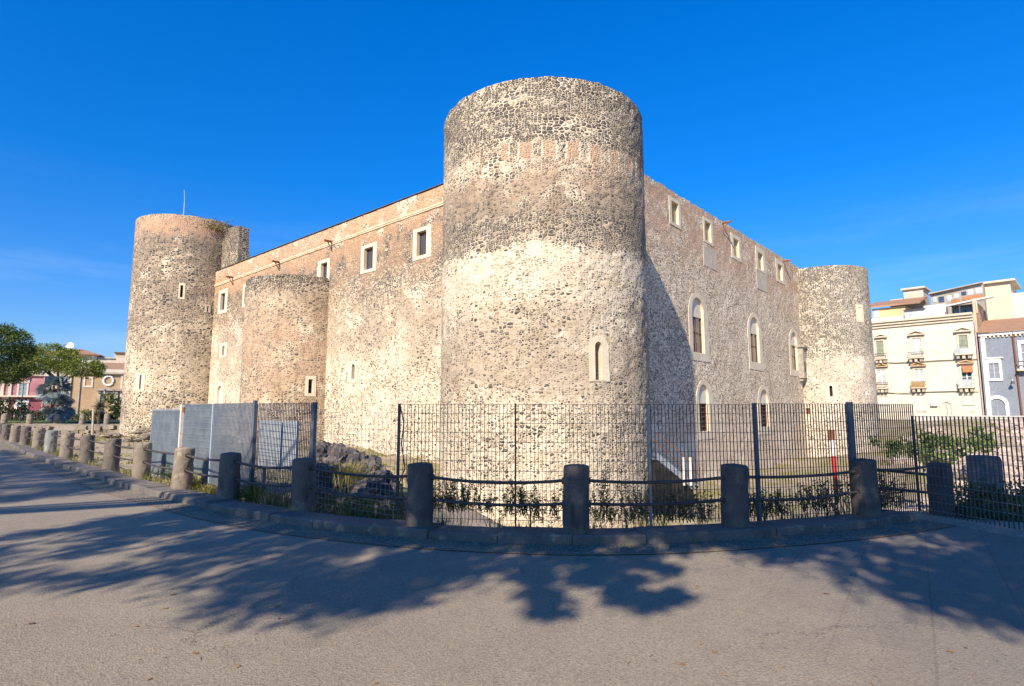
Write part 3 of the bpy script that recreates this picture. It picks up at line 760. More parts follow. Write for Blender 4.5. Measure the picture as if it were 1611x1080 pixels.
# sunny left wall
for o, i in (((650.5, 679, 358.5, 407), (656, 671, 364, 402)), ((568, 593, 384.5, 429), (573, 587, 390, 424)), ((500, 519, 409.5, 445), (505, 515, 414, 440)),
             ((382, 397, 447, 483), (385, 392, 452, 478)), ((344, 358, 456, 493), (347, 354, 462, 488))):
    window(WL, 'WL', pxrect(WL, *o), pxrect(WL, *i), sash=1)
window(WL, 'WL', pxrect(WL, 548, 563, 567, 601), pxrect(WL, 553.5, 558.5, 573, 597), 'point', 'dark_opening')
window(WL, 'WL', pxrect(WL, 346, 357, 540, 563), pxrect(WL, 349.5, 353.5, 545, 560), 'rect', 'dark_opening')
window(WL, 'WL', pxrect(WL, 338, 352, 600, 640), pxrect(WL, 342, 349, 607, 636), 'arch', 'tympanum', depth=0.2)
# grazed right wall: five attic windows, three tall arched ones, two at ground level
for o, i in (((1052.5, 1070, 313, 356), (1056.5, 1067, 319, 352)), ((1106.5, 1121, 345, 384), (1109, 1118, 350, 380)), ((1150.5, 1165, 371, 409), (1154, 1162, 377, 404)),
             ((1189, 1203, 392, 427), (1192.5, 1200, 399, 424)), ((1221, 1233, 411, 445), (1224, 1230.5, 417, 441))):
    window(WR, 'WR', pxrect(WR, *o), pxrect(WR, *i), glass='amber_blind', depth=0.22)
for o, i, top in (((1083.4, 1114, 461.5, 568), (1089, 1107, 469, 555), 498), ((1177, 1198.5, 494, 582), (1180.5, 1194, 500, 570), 524.5), ((1241.8, 1257.5, 518, 592), (1245, 1254, 523, 582), 543),
                  ((1095.5, 1122, 597.5, 692), (1099.5, 1115, 605, 679), 634), ((1192, 1212.5, 606.5, 684), (1196, 1209, 613, 672), 636)):
    O, I = pxrect(WR, *o), pxrect(WR, *i)
    w = ring(WR, arch(*O), arch(*I), din=-0.30).build('window', M['limestone'], castle)
    HOLES.setdefault('WR', []).append(lerp_r(O, I, 0.97)[:3] + (I[3] - 0.02,))
    zt = WR.uv((o[0] + o[1]) / 2, top)[1]
    A = arch(*I)
    fill(WR, [(I[0], zt), (I[1], zt)] + A[2:], -0.16).build('tympanum', M['tympanum'], w)
    MB().pbox(WR, I[0], I[1], zt - 0.06, zt, -0.28, -0.158).build('lintel', M['limestone'], w)
    fill(WR, rect(I[0], I[1], I[2], zt - 0.06), -0.27).build('pane', M['castle_glass'] if o[2] < 590 else M['dark_opening'], w)
    t = 0.07; m = MB(); um = (I[0] + I[1]) / 2; vm = I[2] + (zt - I[2]) * 0.55
    m.pbox(WR, I[0], I[0] + t, I[2], zt - 0.06, -0.265, -0.20); m.pbox(WR, I[1] - t, I[1], I[2], zt - 0.06, -0.265, -0.20)
    m.pbox(WR, um - t / 2, um + t / 2, I[2], zt - 0.06, -0.265, -0.205)
    for vv in ((vm,) if o[2] < 590 else [I[2] + (zt - I[2]) * q / 6 for q in range(1, 6)]):
        m.pbox(WR, I[0] + t, um - t / 2, vv - t / 2, vv + t / 2, -0.265, -0.21); m.pbox(WR, um + t / 2, I[1] - t, vv - t / 2, vv + t / 2, -0.265, -0.21)
    m.build('sash', M['brown_wood'], w)
for b in ((1106.5, 1127, 392, 422), (1190.5, 1206, 429, 457)):          # blank plaster fields under two attic windows
    r = pxrect(WR, *b)
    MB().pbox(WR, r[0], r[1], r[2], r[3], -0.1, 0.03).build('plaster_field', M['plaster_field'], castle)
# towers
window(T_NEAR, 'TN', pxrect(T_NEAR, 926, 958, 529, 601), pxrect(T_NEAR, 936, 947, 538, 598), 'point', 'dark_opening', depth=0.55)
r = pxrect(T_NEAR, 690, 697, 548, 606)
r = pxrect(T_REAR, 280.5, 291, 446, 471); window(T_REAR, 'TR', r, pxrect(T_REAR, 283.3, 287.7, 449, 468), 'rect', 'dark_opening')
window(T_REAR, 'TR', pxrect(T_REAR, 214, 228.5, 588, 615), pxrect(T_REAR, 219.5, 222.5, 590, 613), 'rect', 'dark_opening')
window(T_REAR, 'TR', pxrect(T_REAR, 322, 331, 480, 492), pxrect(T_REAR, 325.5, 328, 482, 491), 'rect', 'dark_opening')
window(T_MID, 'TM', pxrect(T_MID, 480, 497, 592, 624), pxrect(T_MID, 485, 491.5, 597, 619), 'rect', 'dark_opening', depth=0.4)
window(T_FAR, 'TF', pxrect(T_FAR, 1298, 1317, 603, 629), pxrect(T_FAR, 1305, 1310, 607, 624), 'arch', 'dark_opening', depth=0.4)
window(T_FAR, 'TF', pxrect(T_FAR, 1264, 1277, 640, 655), pxrect(T_FAR, 1267.5, 1274, 642.5, 652), 'rect', 'brown_wood', depth=0.2)
window(T_FAR, 'TF', pxrect(T_FAR, 1347, 1358, 479, 507), pxrect(T_FAR, 1350, 1355, 484, 503), 'rect', 'tympanum', depth=0.06)
z_near = T_NEAR.uv(857, 121)[1]; z_rear = T_REAR.uv(280, 337.5)[1]; z_mid = T_MID.uv(455, 432)[1]; z_far = T_FAR.uv(1310, 417.5)[1]
zl0 = WL.uv(694, 292.5); zl1 = WL.uv(345, 426)
zr0 = WR.uv(1021, 279); zr1 = WR.uv(1248, 416)
print('rim heights', z_near, z_rear, z_mid, z_far, zl0, zl1, zr0, zr1)
def tower(S, key, ztop, zbot, mat, span, ds, dz, uoff, jit=0.05, rough=0.03, cap=0.9):
    m = MB()
    half = math.pi * S.r * span
    top = shell(m, S, -half, half, zbot, ztop, HOLES.get(key, []), ds, dz, 0.6, rough, jit, uoff)
    n = len(top)
    c = Vector((S.c.x, S.c.y, 0))
    ins = []
    for s, p in top:
        q = p - c; k = (S.r - cap) / S.r
        ins.append(Vector((c.x + q.x * k, c.y + q.y * k, p.z + 0.01)))
    low = [Vector((p.x, p.y, ztop - 1.2)) for p in ins]
    for i in range(n - 1):
        m.face([top[i][1], top[i + 1][1], ins[i + 1], ins[i]], 2)
        m.face([ins[i], ins[i + 1], low[i + 1], low[i]], 2)
    m.face(low, 2)
    return m.build('tower', [M[mat], M['limestone'], M['coping']], castle)
t_near = tower(T_NEAR, 'TN', z_near, -5, 'tower', 1.0, 0.28, 0.28, 0.0, 0.05, 0.05)
t_rear = tower(T_REAR, 'TR', z_rear, -4, 'tower_rear', 1.0, 0.4, 0.4, 0.0, 0.07)
t_mid = tower(T_MID, 'TM', z_mid, -4, 'tower_mid', 0.62, 0.4, 0.4, 0.0, 0.10, cap=1.2)
t_far = tower(T_FAR, 'TF', z_far, -5, 'tower_far', 1.0, 0.4, 0.4, 0.0, 0.05)
def curtain(S, key, s0, s1, zb, za, mat, thick, ds, dz, uoff):
    zf = lambda s: za[0] + (za[1] - za[0]) * (s - za[2]) / (za[3] - za[2])
    m = MB()
    top = shell(m, S, s0, s1, zb, zf, HOLES.get(key, []), ds, dz, 0.5, 0.03, 0.04 if key == 'WL' else 0.12, uoff)
    bk = [p - Vector((S.n.x, S.n.y, 0)) * thick for _, p in top]
    for i in range(len(top) - 1):
        m.face([top[i][1], top[i + 1][1], bk[i + 1], bk[i]], 2)
        m.face([bk[i], bk[i + 1], Vector((*bk[i + 1].xy, zb)), Vector((*bk[i].xy, zb))], 2)
    m.build('curtain_wall', [M[mat], M['limestone'], M['coping']], castle)
    return zf
zL = curtain(WL, 'WL', 0.0, 48.6, -4.5, (zl0[1], zl1[1], zl0[0], zl1[0]), 'wall_sun', 2.6, 0.5, 0.5, 0)
zR = curtain(WR, 'WR', 0.0, 51.0, -5.0, (zr0[1], zr1[1], zr0[0], zr1[0]), 'wall_graze', 2.6, 0.5, 0.5, 0)
# stone moulding under the brick parapet of the sunny wall, and its thin metal flashing
zc = lambda s: WL.uv(694, 322)[1] + (WL.uv(345, 448)[1] - WL.uv(694, 322)[1]) * (s - zl0[0]) / (zl1[0] - zl0[0])
m = MB()
for k in range(44):
    s0, s1 = 1.0 + k, 2.0 + k
    for (d0, d1, a, b) in ((-0.05, 0.11, 0.0, 0.10), (-0.05, 0.07, -0.10, -0.003)):
        j = krng.uniform(-0.012, 0.012)
        P = WL.P
        m.hexa([P(s0, zc(s0) + a + j, d1), P(s1, zc(s1) + a + j, d1), P(s1, zc(s1) + a + j, d0), P(s0, zc(s0) + a + j, d0), P(s0, zc(s0) + b + j, d1), P(s1, zc(s1) + b + j, d1), P(s1, zc(s1) + b + j, d0), P(s0, zc(s0) + b + j, d0)])
m.build('cornice', mottled('cream_cornice', (0.74, 0.60, 0.44), (0.62, 0.44, 0.28), 1.5, 0.9, 0.3), castle)  # the moulding's own pale cream, mottled with tan
M['flashing'] = mottled('dark_flashing', (0.10, 0.10, 0.11), (0.16, 0.14, 0.13), 1.5, 0.6)
for S, zf, s1 in ((WL, zL, 44.0),):
    m = MB()
    for k in range(int(s1)):
        a, b = float(k), float(k) + 1.0
        P = S.P
        m.hexa([P(a, zf(a) + 0.055, 0.10), P(b, zf(b) + 0.055, 0.10), P(b, zf(b) + 0.055, -1.2), P(a, zf(a) + 0.055, -1.2), P(a, zf(a) + 0.082, 0.10), P(b, zf(b) + 0.082, 0.10), P(b, zf(b) + 0.082, -1.2), P(a, zf(a) + 0.082, -1.2)])
    m.build('flashing', M['flashing'], castle)
# terracotta rainwater spouts
def spout(S, px, py, L=0.75, r=0.11):
    s, z = S.uv(px, py)
    a, b = S.P(s, z, -0.1), S.P(s, z - 0.03, L)
    MB().tube([a, (a + b) / 2, b], [r, r * 0.95, r * 0.9], 8).tube([S.P(s + 0.05, z - 0.75, 0.02), S.P(s, z - 0.12, L * 0.6)], 0.04, 6).build('rain_spout', M['rust'], castle)
for p in ((524, 381), (441, 413), (368, 437), (336, 446)): spout(WL, *p)
for p in ((1136, 351), (1232, 411)): spout(WR, *p)
# drainpipe at the joint of rear tower and wall
pa, pb = WL.uv(341, 362), WL.uv(321.5, 640)
ptop = T_REAR.uv(341, 368)
sp = [WL.P(pa[0], pa[1], 0.35), WL.P((pa[0] + pb[0]) / 2, (pa[1] + pb[1]) / 2, 0.30), WL.P(pb[0], pb[1], 0.25), WL.P(pb[0], pb[1] - 2.0, 0.25)]
dp = MB().tube(sp, 0.085, 8).build('drainpipe', mottled('brown_drainpipe', (0.22, 0.16, 0.12), (0.15, 0.11, 0.09), 2.0, 0.7), castle)
for k in range(1, 9):
    q = sp[0].lerp(sp[2], k / 9)
    MB().tube([q + Vector((0, 0, -0.05)), q + Vector((0, 0, 0.05))], 0.12, 8).build('pipe_bracket', M['rust'], dp)
# stone bastion rising behind the parapet beside the rear tower
b0, b1 = WL.uv(341, 400)[0], WL.uv(366, 400)[0]
zb_ = WL.uv(355, 357)[1] + 0.3
m = MB(); Q = WL.P
uvq = lambda s, z: (s + 200, z - 8)
for (sa, sb) in ((b0 + 0.6, b1),):
    m.face([Q(sa, 8, -0.5), Q(sb, 8, -0.5), Q(sb, zb_ - 0.5, -0.5), Q(sa, zb_, -0.5)], 0, [uvq(sa, 8), uvq(sb, 8), uvq(sb, zb_), uvq(sa, zb_)])
prof = [(-0.5, zb_ - 0.5), (-1.5, zb_ - 0.6), (-1.6, zb_ - 2.9), (-1.9, zb_ - 4.2), (-2.5, zb_ - 5.0), (-2.5, 8), (-0.5, 8)]
m.face([Q(b1, z, d) for d, z in prof], 1, [(d + 300, z - 8) for d, z in prof])
for (d0, z0), (d1, z1) in zip(prof[:5], prof[1:6]):
    m.face([Q(b1, z0, d0), Q(b1, z1, d1), Q(b0 + 1.5, z1 + (0.5 if d0 == -0.5 else 0), d1), Q(b0 + 1.5, z0 + 0.5, d0)], 2)
m.build('bastion', [M['tower_rear'], M['tower_rear'], M['coping']], castle)
# machicolation with loophole where the far tower meets the wall
r = pxrect(WR, 1256, 1270, 546, 602)
sm = WR.uv(1256, 570)[0]
m = MB()
g = M['tower_far']
zt_, zb2 = WR.uv(1262, 546)[1], WR.uv(1262, 600)[1]
m.pbox(WR, sm - 0.3, sm + 1.1, zt_ - 0.25, zt_, -0.2, 0.75); m.pbox(WR, sm - 0.1, sm + 1.0, zb2 + 0.3, zt_ - 0.253, -0.2, 0.55); m.pbox(WR, sm + 0.1, sm + 0.9, zb2, zb2 + 0.297, -0.2, 0.35)
lp = m.build('loophole_bay', mottled('grey_bay_stone', (0.40, 0.36, 0.30), (0.27, 0.24, 0.21), 2.5, 0.95, 0.8), castle)
zm = WR.uv(1264, 579)[1]
MB().pbox(WR, sm + 0.28, sm + 0.62, zm - 0.55, zm + 0.55, 0.5, 0.556).build('loophole', M['dark_opening'], lp)
# thin radio mast on the rear tower and the shrub rooted in its rim
a = AT(289, 338, C_LEFT.y - 2.5); b = AT(290, 299, C_LEFT.y - 2.5)
mast = thing('antenna_mast', (a.x, a.y, z_rear - 1.2), 'thin pale antenna mast on the roof of the left rear tower', 'antenna')
MB().tube([(a.x, a.y, z_rear - 1.2), (a.x, a.y, (a.z + b.z) / 2)], 0.05, 6).build('mast_tube', M['grey_paint'], mast)
MB().tube([(a.x, a.y, (a.z + b.z) / 2), (b.x, b.y, b.z)], 0.028, 6).build('whip', M['grey_paint'], mast)
MB().tube([(a.x, a.y, (a.z * .8 + b.z * .2)), (a.x + 3.6, a.y + 1.0, z_rear - 0.2)], 0.012, 4).build('guy_wire', M['fence_dark'], mast)
p = T_REAR.P(T_REAR.uv(338, 366)[0], z_rear - 1.0, 0.1)
m = MB(); brg = random.Random(11)
for k in range(420):
    q = p + Vector((brg.gauss(0, 0.75), brg.gauss(0, 0.55), abs(brg.gauss(0, 0.45)) - 0.15))
    m.leaf(q, brg.uniform(0.18, 0.4), 0.09, brg, dirv=Vector((brg.gauss(0, 0.7), brg.gauss(0, 0.7), 0.8)))
sh = thing('wall_shrub', p, 'straggly green shrub rooted in the rim of the left rear tower above the drainpipe', 'shrub')
m.build('foliage', leafmat('dry_green_shrub', [(0.14, 0.15, 0.04), (0.25, 0.22, 0.07), (0.32, 0.25, 0.10)]), sh)
MB().tube([p + Vector((0, 0.3, -0.3)), p + Vector((0, 0, 0.5))], 0.05, 5).build('stem', M['bark'], sh)
# ------------------------------------------------------------------ bollards and rails along the kerb
def octo(n=8): return n
BS = [  # x, y, height, radius, style, label
    (7.22, 9.85, 0.80, 0.185, 2, 'wide dark stone bollard standing behind the right-hand fence at the broken rails'),
    (5.36, 8.88, 0.83, 0.185, 2, 'dark stone bollard with a faint ring-shaped graffito, in front of the blue-grey flat fence post'),
    (3.05, 8.05, 0.83, 0.180, 2, 'dark bollard with a low graffiti scrawl and white fleck before the grey fence post'),
    (0.84, 7.66, 0.86, 0.180, 2, 'dark eight-sided bollard with a black stain at its foot, before the corner tower'),
    (-1.26, 8.10, 0.84, 0.180, 2, 'dark bollard with a column of drilled dots beside the cabled black fence post'),
    (-3.35, 9.42, 0.80, 0.180, 0, 'shaded bollard at the edge where the grating fence meets the wire mesh'),
    (-5.12, 10.58, 0.80, 0.180, 0, 'half-shaded bollard in front of the grating fence, dry grass at its foot'),
    (-6.78, 12.0, 0.80, 0.185, 1, 'sunlit lime-crusted bollard in front of the blue-grey sheet panel, casting a shadow on it'),
    (-8.84, 13.9, 0.80, 0.185, 1, 'sunlit bollard in front of the low sheet metal gate, casting its shadow on the gate'),
    (-10.85, 15.75, 0.80, 0.185, 0, 'dark-based bollard just left of the low sheet metal gate'),
    (-13.1, 17.9, 0.80, 0.190, 0, 'bollard with shaded lower half, second to the left of the low metal gate'),
    (-15.15, 19.75, 0.80, 0.190, 1, 'lime-streaked bollard, third to the left of the low metal gate'),
    (-17.5, 22.0, 0.80, 0.190, 3, 'greenish grey bollard with pale flat top, in the row curving away on the left'),
    (-20.0, 24.45, 0.82, 0.190, 1, 'bollard with rust-rimmed hole and pale base patch, left of the greenish one'),
    (-22.1, 26.3, 0.82, 0.190, 0, 'brown bollard next left of the one with the rust-rimmed hole'),
    (-24.3, 28.3, 0.82, 0.190, 1, 'bollard with a pale knob of mortar low on its side, far left'),
    (-26.6, 30.4, 0.82, 0.190, 0, 'plain bollard, last but one before the left picture edge in the curved row'),
    (-28.9, 32.7, 0.82, 0.190, 0, 'leftmost bollard of the curved row, cut by the picture edge'),
]
BZ = 0.115
brng = random.Random(21)
for i, (x, y, h, r, st, lab) in enumerate(BS):
    zb = BZ if i else 0.0
    b = thing('stone_bollard', (x, y, zb), lab, 'bollard', 'stone bollards along the kerb', rz=brng.uniform(0, 6))
    m = MB(); n = 8 if i == 3 else 40
    top = 0.022
    prof = [(r * 1.03, -0.15), (r * 1.03, 0.0)] + [(r * (1.02 - 0.035 * q / 14), h * q / 15) for q in range(1, 15)] + [(r * 0.975, h - 0.022), (r * 0.93, h - 0.004), (r * 0.80, h + 0.003), (r * 0.4, h + top * 0.6), (0.01, h + top)]
    if i == 3: prof = [(r * 1.03, -0.15), (r * 1.02, 0.02), (r, h * 0.5), (r * 0.985, h - 0.03), (r * 0.93, h - 0.004), (r * 0.4, h + 0.012), (0.01, h + 0.016)]
    m.lathe((0, 0, 0), prof, n)
    for q, v in enumerate(m.v):         # hand-dressed, worn and chipped stone
        p = Vector(v); w = Vector((p.x * 5, p.y * 5, p.z * 4 + i * 9.1))
        f = 0.016 * mnoise.noise(w) + 0.007 * mnoise.noise(w * 3.1) + 0.004 * mnoise.noise(w * 8)
        chip = max(0, mnoise.noise(w * 1.6 + Vector((40, 0, 0))) - 0.28) * (0.16 if p.z > h - 0.10 else 0.05)
        k = 1 + (f - chip) / max(r, 0.05) if abs(p.x) + abs(p.y) > 0.05 else 1
        m.v[q] = (p.x * k, p.y * k, p.z - (chip * 0.5 if p.z > h - 0.03 else 0))
    sh_ = m.build('shaft', M['bollard'][st], b, smooth=(n > 8), local=True)
    b.rotation_euler = (0, 0, 0)
    sh_.rotation_euler = (brng.uniform(-0.025, 0.025), brng.uniform(-0.025, 0.025), brng.uniform(0, 6) if i != 3 else 0.35)
    if i not in (0,):
        for zz in (0.36, 0.66):     # iron collars let into the stone
            for sg in (-1, 1): MB().tube([(sg * (r + 0.008), 0, zz), (sg * r * 0.6, 0, zz)], 0.042, 8).build('rail_socket', M['rail'], b, local=True)
    b.rotation_euler.z = 0 if i == 3 else (math.atan2(BS[i - 1][1] - y, BS[i - 1][0] - x) if i else 0)
names = ['the fence-backed end bollard', 'the ring-marked bollard', 'the scrawl-marked bollard', 'the eight-sided bollard', 'the dotted bollard', 'the mesh-corner bollard', 'the dry-grass bollard',
         'the sheet-panel bollard', 'the gate bollard', 'the dark-based bollard', 'the half-shaded bollard', 'the lime-streaked bollard', 'the greenish bollard', 'the rust-hole bollard', 'the brown bollard', 'the mortar-knob bollard', 'the plain bollard', 'the cut-off bollard']
for i in range(len(BS) - 1):
    a, b = Vector(BS[i][:2]), Vector(BS[i + 1][:2])
    d = (b - a).normalized()
    nn = Vector((d.y, -d.x))
    if nn.y > 0: nn = -nn
    for zz, w in ((0.66, 'Upper'), (0.36, 'Lower')):
        if i == 0 and w == 'Lower': continue
        p0, p1 = a + d * BS[i][3] * 0.9, b - d * BS[i + 1][3] * 0.9
        sag = (0.045 if 1 <= i <= 5 else 0.03) * brng.uniform(0.6, 1.15)
        bulge = brng.uniform(0.0, 0.05)
        pts = []
        for k in range(13):
            t = k / 12; q = p0.lerp(p1, t) + nn * (bulge * 4 * t * (1 - t))
            pts.append((q.x, q.y, BZ + zz - sag * 4 * t * (1 - t)))
        o = MB().tube(pts, 0.021 if i < 8 else 0.019, 8).build('guard_rail', M['rail'], smooth=True)
        tag(o, '%s sagging iron rail between %s and %s' % (w.lower(), names[i + 1], names[i]), 'rail', 'iron rails between the bollards')
for k, (p, q) in enumerate((((6.75, 10.05, 0.62), (7.1, 9.9, 0.60)), ((6.45, 10.1, 0.33), (7.1, 9.95, 0.30)))):
    o = MB().tube([(p[0] - 0.5, p[1] + 0.25, p[2] + 0.05), q], 0.024, 8).build('broken_rail', M['rail'], smooth=True)
    tag(o, ('upper' if k == 0 else 'lower') + ' short broken rail stub with rusty end at the bollard behind the right fence', 'rail')
# far row
for k, (x, y) in enumerate(((-59.8, 68.0), (-59.0, 70.6), (-57.6, 73.0), (-54.8, 73.6), (-51.8, 73.8))):
    b = thing('stone_bollard', (x, y, -0.05), ['distant bollard at the far left beside the road', 'distant bollard in front of the pale car on the left', 'distant bollard in front of the blue palm', 'distant bollard just left of the wooden post', 'distant bollard in front of the spiky yucca'][k], 'bollard', 'stone bollards along the far path')
    MB().lathe((0, 0, 0), [(0.34, -0.3), (0.33, 1.1), (0.31, 1.2), (0.02, 1.25)], 14).build('shaft', M['bollard'][1], b, smooth=True, local=True)

# ------------------------------------------------------------------ fences
def bars(mb, a, b, z0, z1, pitch=0.055, t=0.005, dep=0.025, za=None, zb=None):
    a, b = Vector(a), Vector(b); L = (b - a).length; d = (b - a) / L
    n = int(L / pitch); ang = math.atan2(d.y, d.x)
    for i in range(n + 1):
        q = a + d * (L * i / n); f = i / n
        lo = z0 + (za or 0) * (1 - f) + (zb or 0) * f
        mb.box((q.x, q.y, (lo + z1) / 2), (t, dep, z1 - lo), ang)
def rods(mb, a, b, z0, z1, pitch=0.132, t=0.005, tt=None):
    a, b = Vector(a), Vector(b); L = (b - a).length; d = (b - a) / L
    n = round((z1 - z0) / pitch); ang = math.atan2(d.y, d.x)
    for i in range(n + 1):
        c = (a + b) / 2
        mb.box((c.x, c.y, z0 + (z1 - z0) * i / n), (L, t, t), ang)
def fence_thing(label, a, b, name='fence_panel', group='steel fence panels along the moat'):
    return thing(name, (a[0], a[1], 0.1), label, 'fence', group)
def post(parent, x, y, z0, z1, sx, sy, ang, mat):
    MB().box((x, y, (z0 + z1) / 2), (sx, sy, z1 - z0), ang).build('post', mat, parent)
def lerp2(a, b, t): return (a[0] + (b[0] - a[0]) * t, a[1] + (b[1] - a[1]) * t)
F = {'g0': (-9.50, 15.25), 'g1': (-7.78, 13.62), 's1': (-6.42, 12.36), 'f0': (-5.02, 11.25), 'f1': (-3.42, 9.98), 'm1': (-1.66, 8.58),
     'p1': (0.04, 8.30), 'p2': (1.95, 8.32), 'p3': (3.58, 8.56), 'p4': (5.26, 9.02), 'p5': (6.58, 9.46)}
ang = lambda a, b: math.atan2(b[1] - a[1], b[0] - a[0])
# low gate of sheet metal behind a grating
a, b = F['g0'], F['g1']; A = ang(a, b)
t = thing('sheet_metal_gate', (*a, 0), 'low blue-grey sheet metal gate with a faint grid, lowest and leftmost of the fence', 'gate')
nb = Vector((-(b[1] - a[1]), b[0] - a[0])).normalized()          # away from the road
off = lambda p, d: (p[0] + nb.x * d, p[1] + nb.y * d)
c = lerp2(a, b, 0.5); L = math.dist(a, b)
MB().box((*off(c, 0.02), 0.88), (L, 0.006, 1.60), A).build('sheet', M['sheet'], t)
m = MB(); bars(m, off(a, -0.005), off(b, -0.005), 0.08, 1.68, 0.062, 0.004, 0.02); m.build('bars', M['fence_grey'], t)
m = MB(); rods(m, off(a, -0.008), off(b, -0.008), 0.10, 1.66, 0.26, 0.006); m.build('rods', M['fence_grey'], t)
m = MB()
for z in (0.06, 1.70): m.box((*c, z), (L + 0.04, 0.035, 0.035), A)
for q in (a, b): m.box((*q, 0.88), (0.035, 0.034, 1.60), A)
m.build('gate_frame', M['fence_grey'], t)
hp = lerp2(F['g1'], F['s1'], 0.03)
t = thing('hinge_post', (*hp, 0), 'flaking white steel post with rusty hinges between the two sheet metal panels', 'post')
MB().box((hp[0] - 0.03, hp[1], 0.90), (0.075, 0.075, 1.84), A).build('shaft', M['white_post'], t)
for z in (0.78, 1.70): MB().tube([(hp[0] + 0.03, hp[1] - 0.05, z - 0.06), (hp[0] + 0.03, hp[1] - 0.05, z + 0.06)], 0.035, 8).build('hinge', M['rust'], t)
a, b = (F['g1'][0] + 0.09, F['g1'][1] - 0.08), F['s1']; A = ang(a, b); c = lerp2(a, b, 0.5); L = math.dist(a, b)
t = fence_thing('tall blue-grey sheet-backed fence panel between the white hinge post and the open grating', a, b)
MB().box((*off(c, 0.03), 0.94), (L, 0.006, 1.74), A).build('sheet', M['sheet'], t)
m = MB(); bars(m, a, b, 0.06, 1.82, 0.062, 0.004, 0.025); m.build('bars', M['fence_grey'], t)
m = MB(); rods(m, off(a, -0.014), off(b, -0.014), 0.10, 1.82, 0.132, 0.006); m.build('rods', M['fence_grey'], t)
post(t, b[0] + 0.03, b[1] - 0.02, 0.0, 1.83, 0.06, 0.05, A, M['sheet'])
PAN = [('s1', 'f0', 0.06, 1.83, 0.052, 'steel grating panel beside the sheet-backed panel, seen very obliquely', 'fence_blue', ('f0', 0.075, 0.06, 1.88, 'fence_blue')),
       ('f0', 'f1', 0.06, 1.82, 0.052, 'steel grating panel between two blue posts, in front of the white board', 'fence_blue', ('f1', 0.075, 0.06, 1.83, 'fence_blue')),
       ('m1', 'p1', 0.10, 1.78, 0.054, 'dark grating panel between the taped post and the thin brown post, before the tower', 'fence_dark', None),
       ('p1', 'p2', 0.10, 1.775, 0.056, 'widely spaced dark grating panel in front of the sunlit right half of the corner tower', 'fence_dark', ('p1', 0.022, 0.022, 1.79, 'rust')),
       ('p2', 'p3', 0.10, 1.775, 0.054, 'dark grating panel in front of the metal stairs', 'fence_dark', ('p2', 0.028, 0.028, 1.76, 'fence_grey')),
       ('p3', 'p4', 0.10, 1.79, 0.050, 'dark grating panel in front of the red and white marker pole', 'fence_dark', ('p3', 0.05, 0.05, 1.80, 'fence_blue')),
       ('p4', 'p5', 0.08, 1.79, 0.046, 'dark tightly barred grating panel right of the flat blue-grey post', 'fence_dark', ('p4', 0.10, 0.05, 1.82, 'fence_blue'))]
for (ka, kb_, z0, z1, pitch, lab, mat, pst) in PAN:
    a, b = F[ka], F[kb_]; A = ang(a, b)
    t = fence_thing(lab, a, b)
    m = MB(); bars(m, a, b, z0, z1, pitch, 0.005, 0.020 if ka == 's1' else 0.016); m.build('bars', M['fence_grey' if ka == 's1' else mat], t)
    m = MB(); rods(m, a, b, z0 + 0.05, z1 - 0.0, 0.132, 0.006); m.build('rods', M[mat], t)
    if pst:
        q = F[pst[0]]; post(t, q[0] + 0.01, q[1] - 0.03, 0.0, pst[3], pst[1], pst[2], A, M[pst[4]])
q = F['m1']
t = thing('taped_post', (*q, 0.1), 'thin black fence post with a hanging cable, between wire mesh and dark grating', 'post')
MB().box((q[0] - 0.02, q[1], 0.93), (0.035, 0.035, 1.72), 0).build('shaft', M['fence_dark'], t)
MB().tube([(q[0], q[1] - 0.03, 1.76), (q[0] + 0.06, q[1] - 0.03, 1.5), (q[0] + 0.03, q[1] - 0.03, 1.2), (q[0] + 0.09, q[1] - 0.03, 0.85), (q[0] + 0.0, q[1] - 0.03, 0.6), (q[0] + 0.01, q[1] - 0.03, 0.3)], 0.010, 6).build('cable', M['fence_dark'], t)
# wire mesh
a, b = F['f1'], F['m1']; A = ang(a, b)
t = fence_thing('fine square wire mesh panel in front of the dark lava boulders', a, b)
m = MB(); bars(m, a, b, 0.10, 1.66, 0.098, 0.0035, 0.0035); m.build('upright_wires', M['fence_grey'], t)
m = MB(); rods(m, a, b, 0.15, 1.66, 0.088, 0.0035); m.build('cross_wires', M['fence_grey'], t)
# the lower fence that turns towards the viewer on the right
t = thing('fence_panel', (6.5, 9.5, 0), 'lower fence of flat bars turning towards the viewer at the right edge, ivy behind it', 'fence')
a, b = (6.60, 9.52), (7.62, 6.2); A = ang(a, b)
m = MB(); bars(m, a, b, 0.05, 1.60, 0.062, 0.0055, 0.025, zb=0.0)
m.build('bars', M['fence_dark'], t)
m = MB(); rods(m, a, b, 0.12, 1.59, 0.132, 0.0055); m.build('rods', M['fence_grey'], t)
# white board and blue uprights behind the grating
a_, b_ = (-5.35, 12.3), (-4.30, 11.6); A = ang(a_, b_)
t = thing('notice_board', (*lerp2(a_, b_, .5), -0.4), 'plain white board on dark legs standing behind the grating fence', 'board')
MB().box((*lerp2(a_, b_, .5), 0.98), (math.dist(a_, b_), 0.03, 1.0), A).build('panel', M['white_board'], t)
for q in (lerp2(a_, b_, 0.1), lerp2(a_, b_, 0.9)): MB().box((q[0] + 0.02, q[1] + 0.05, 0.5), (0.05, 0.05, 1.9), A).build('leg', M['fence_blue'], t)
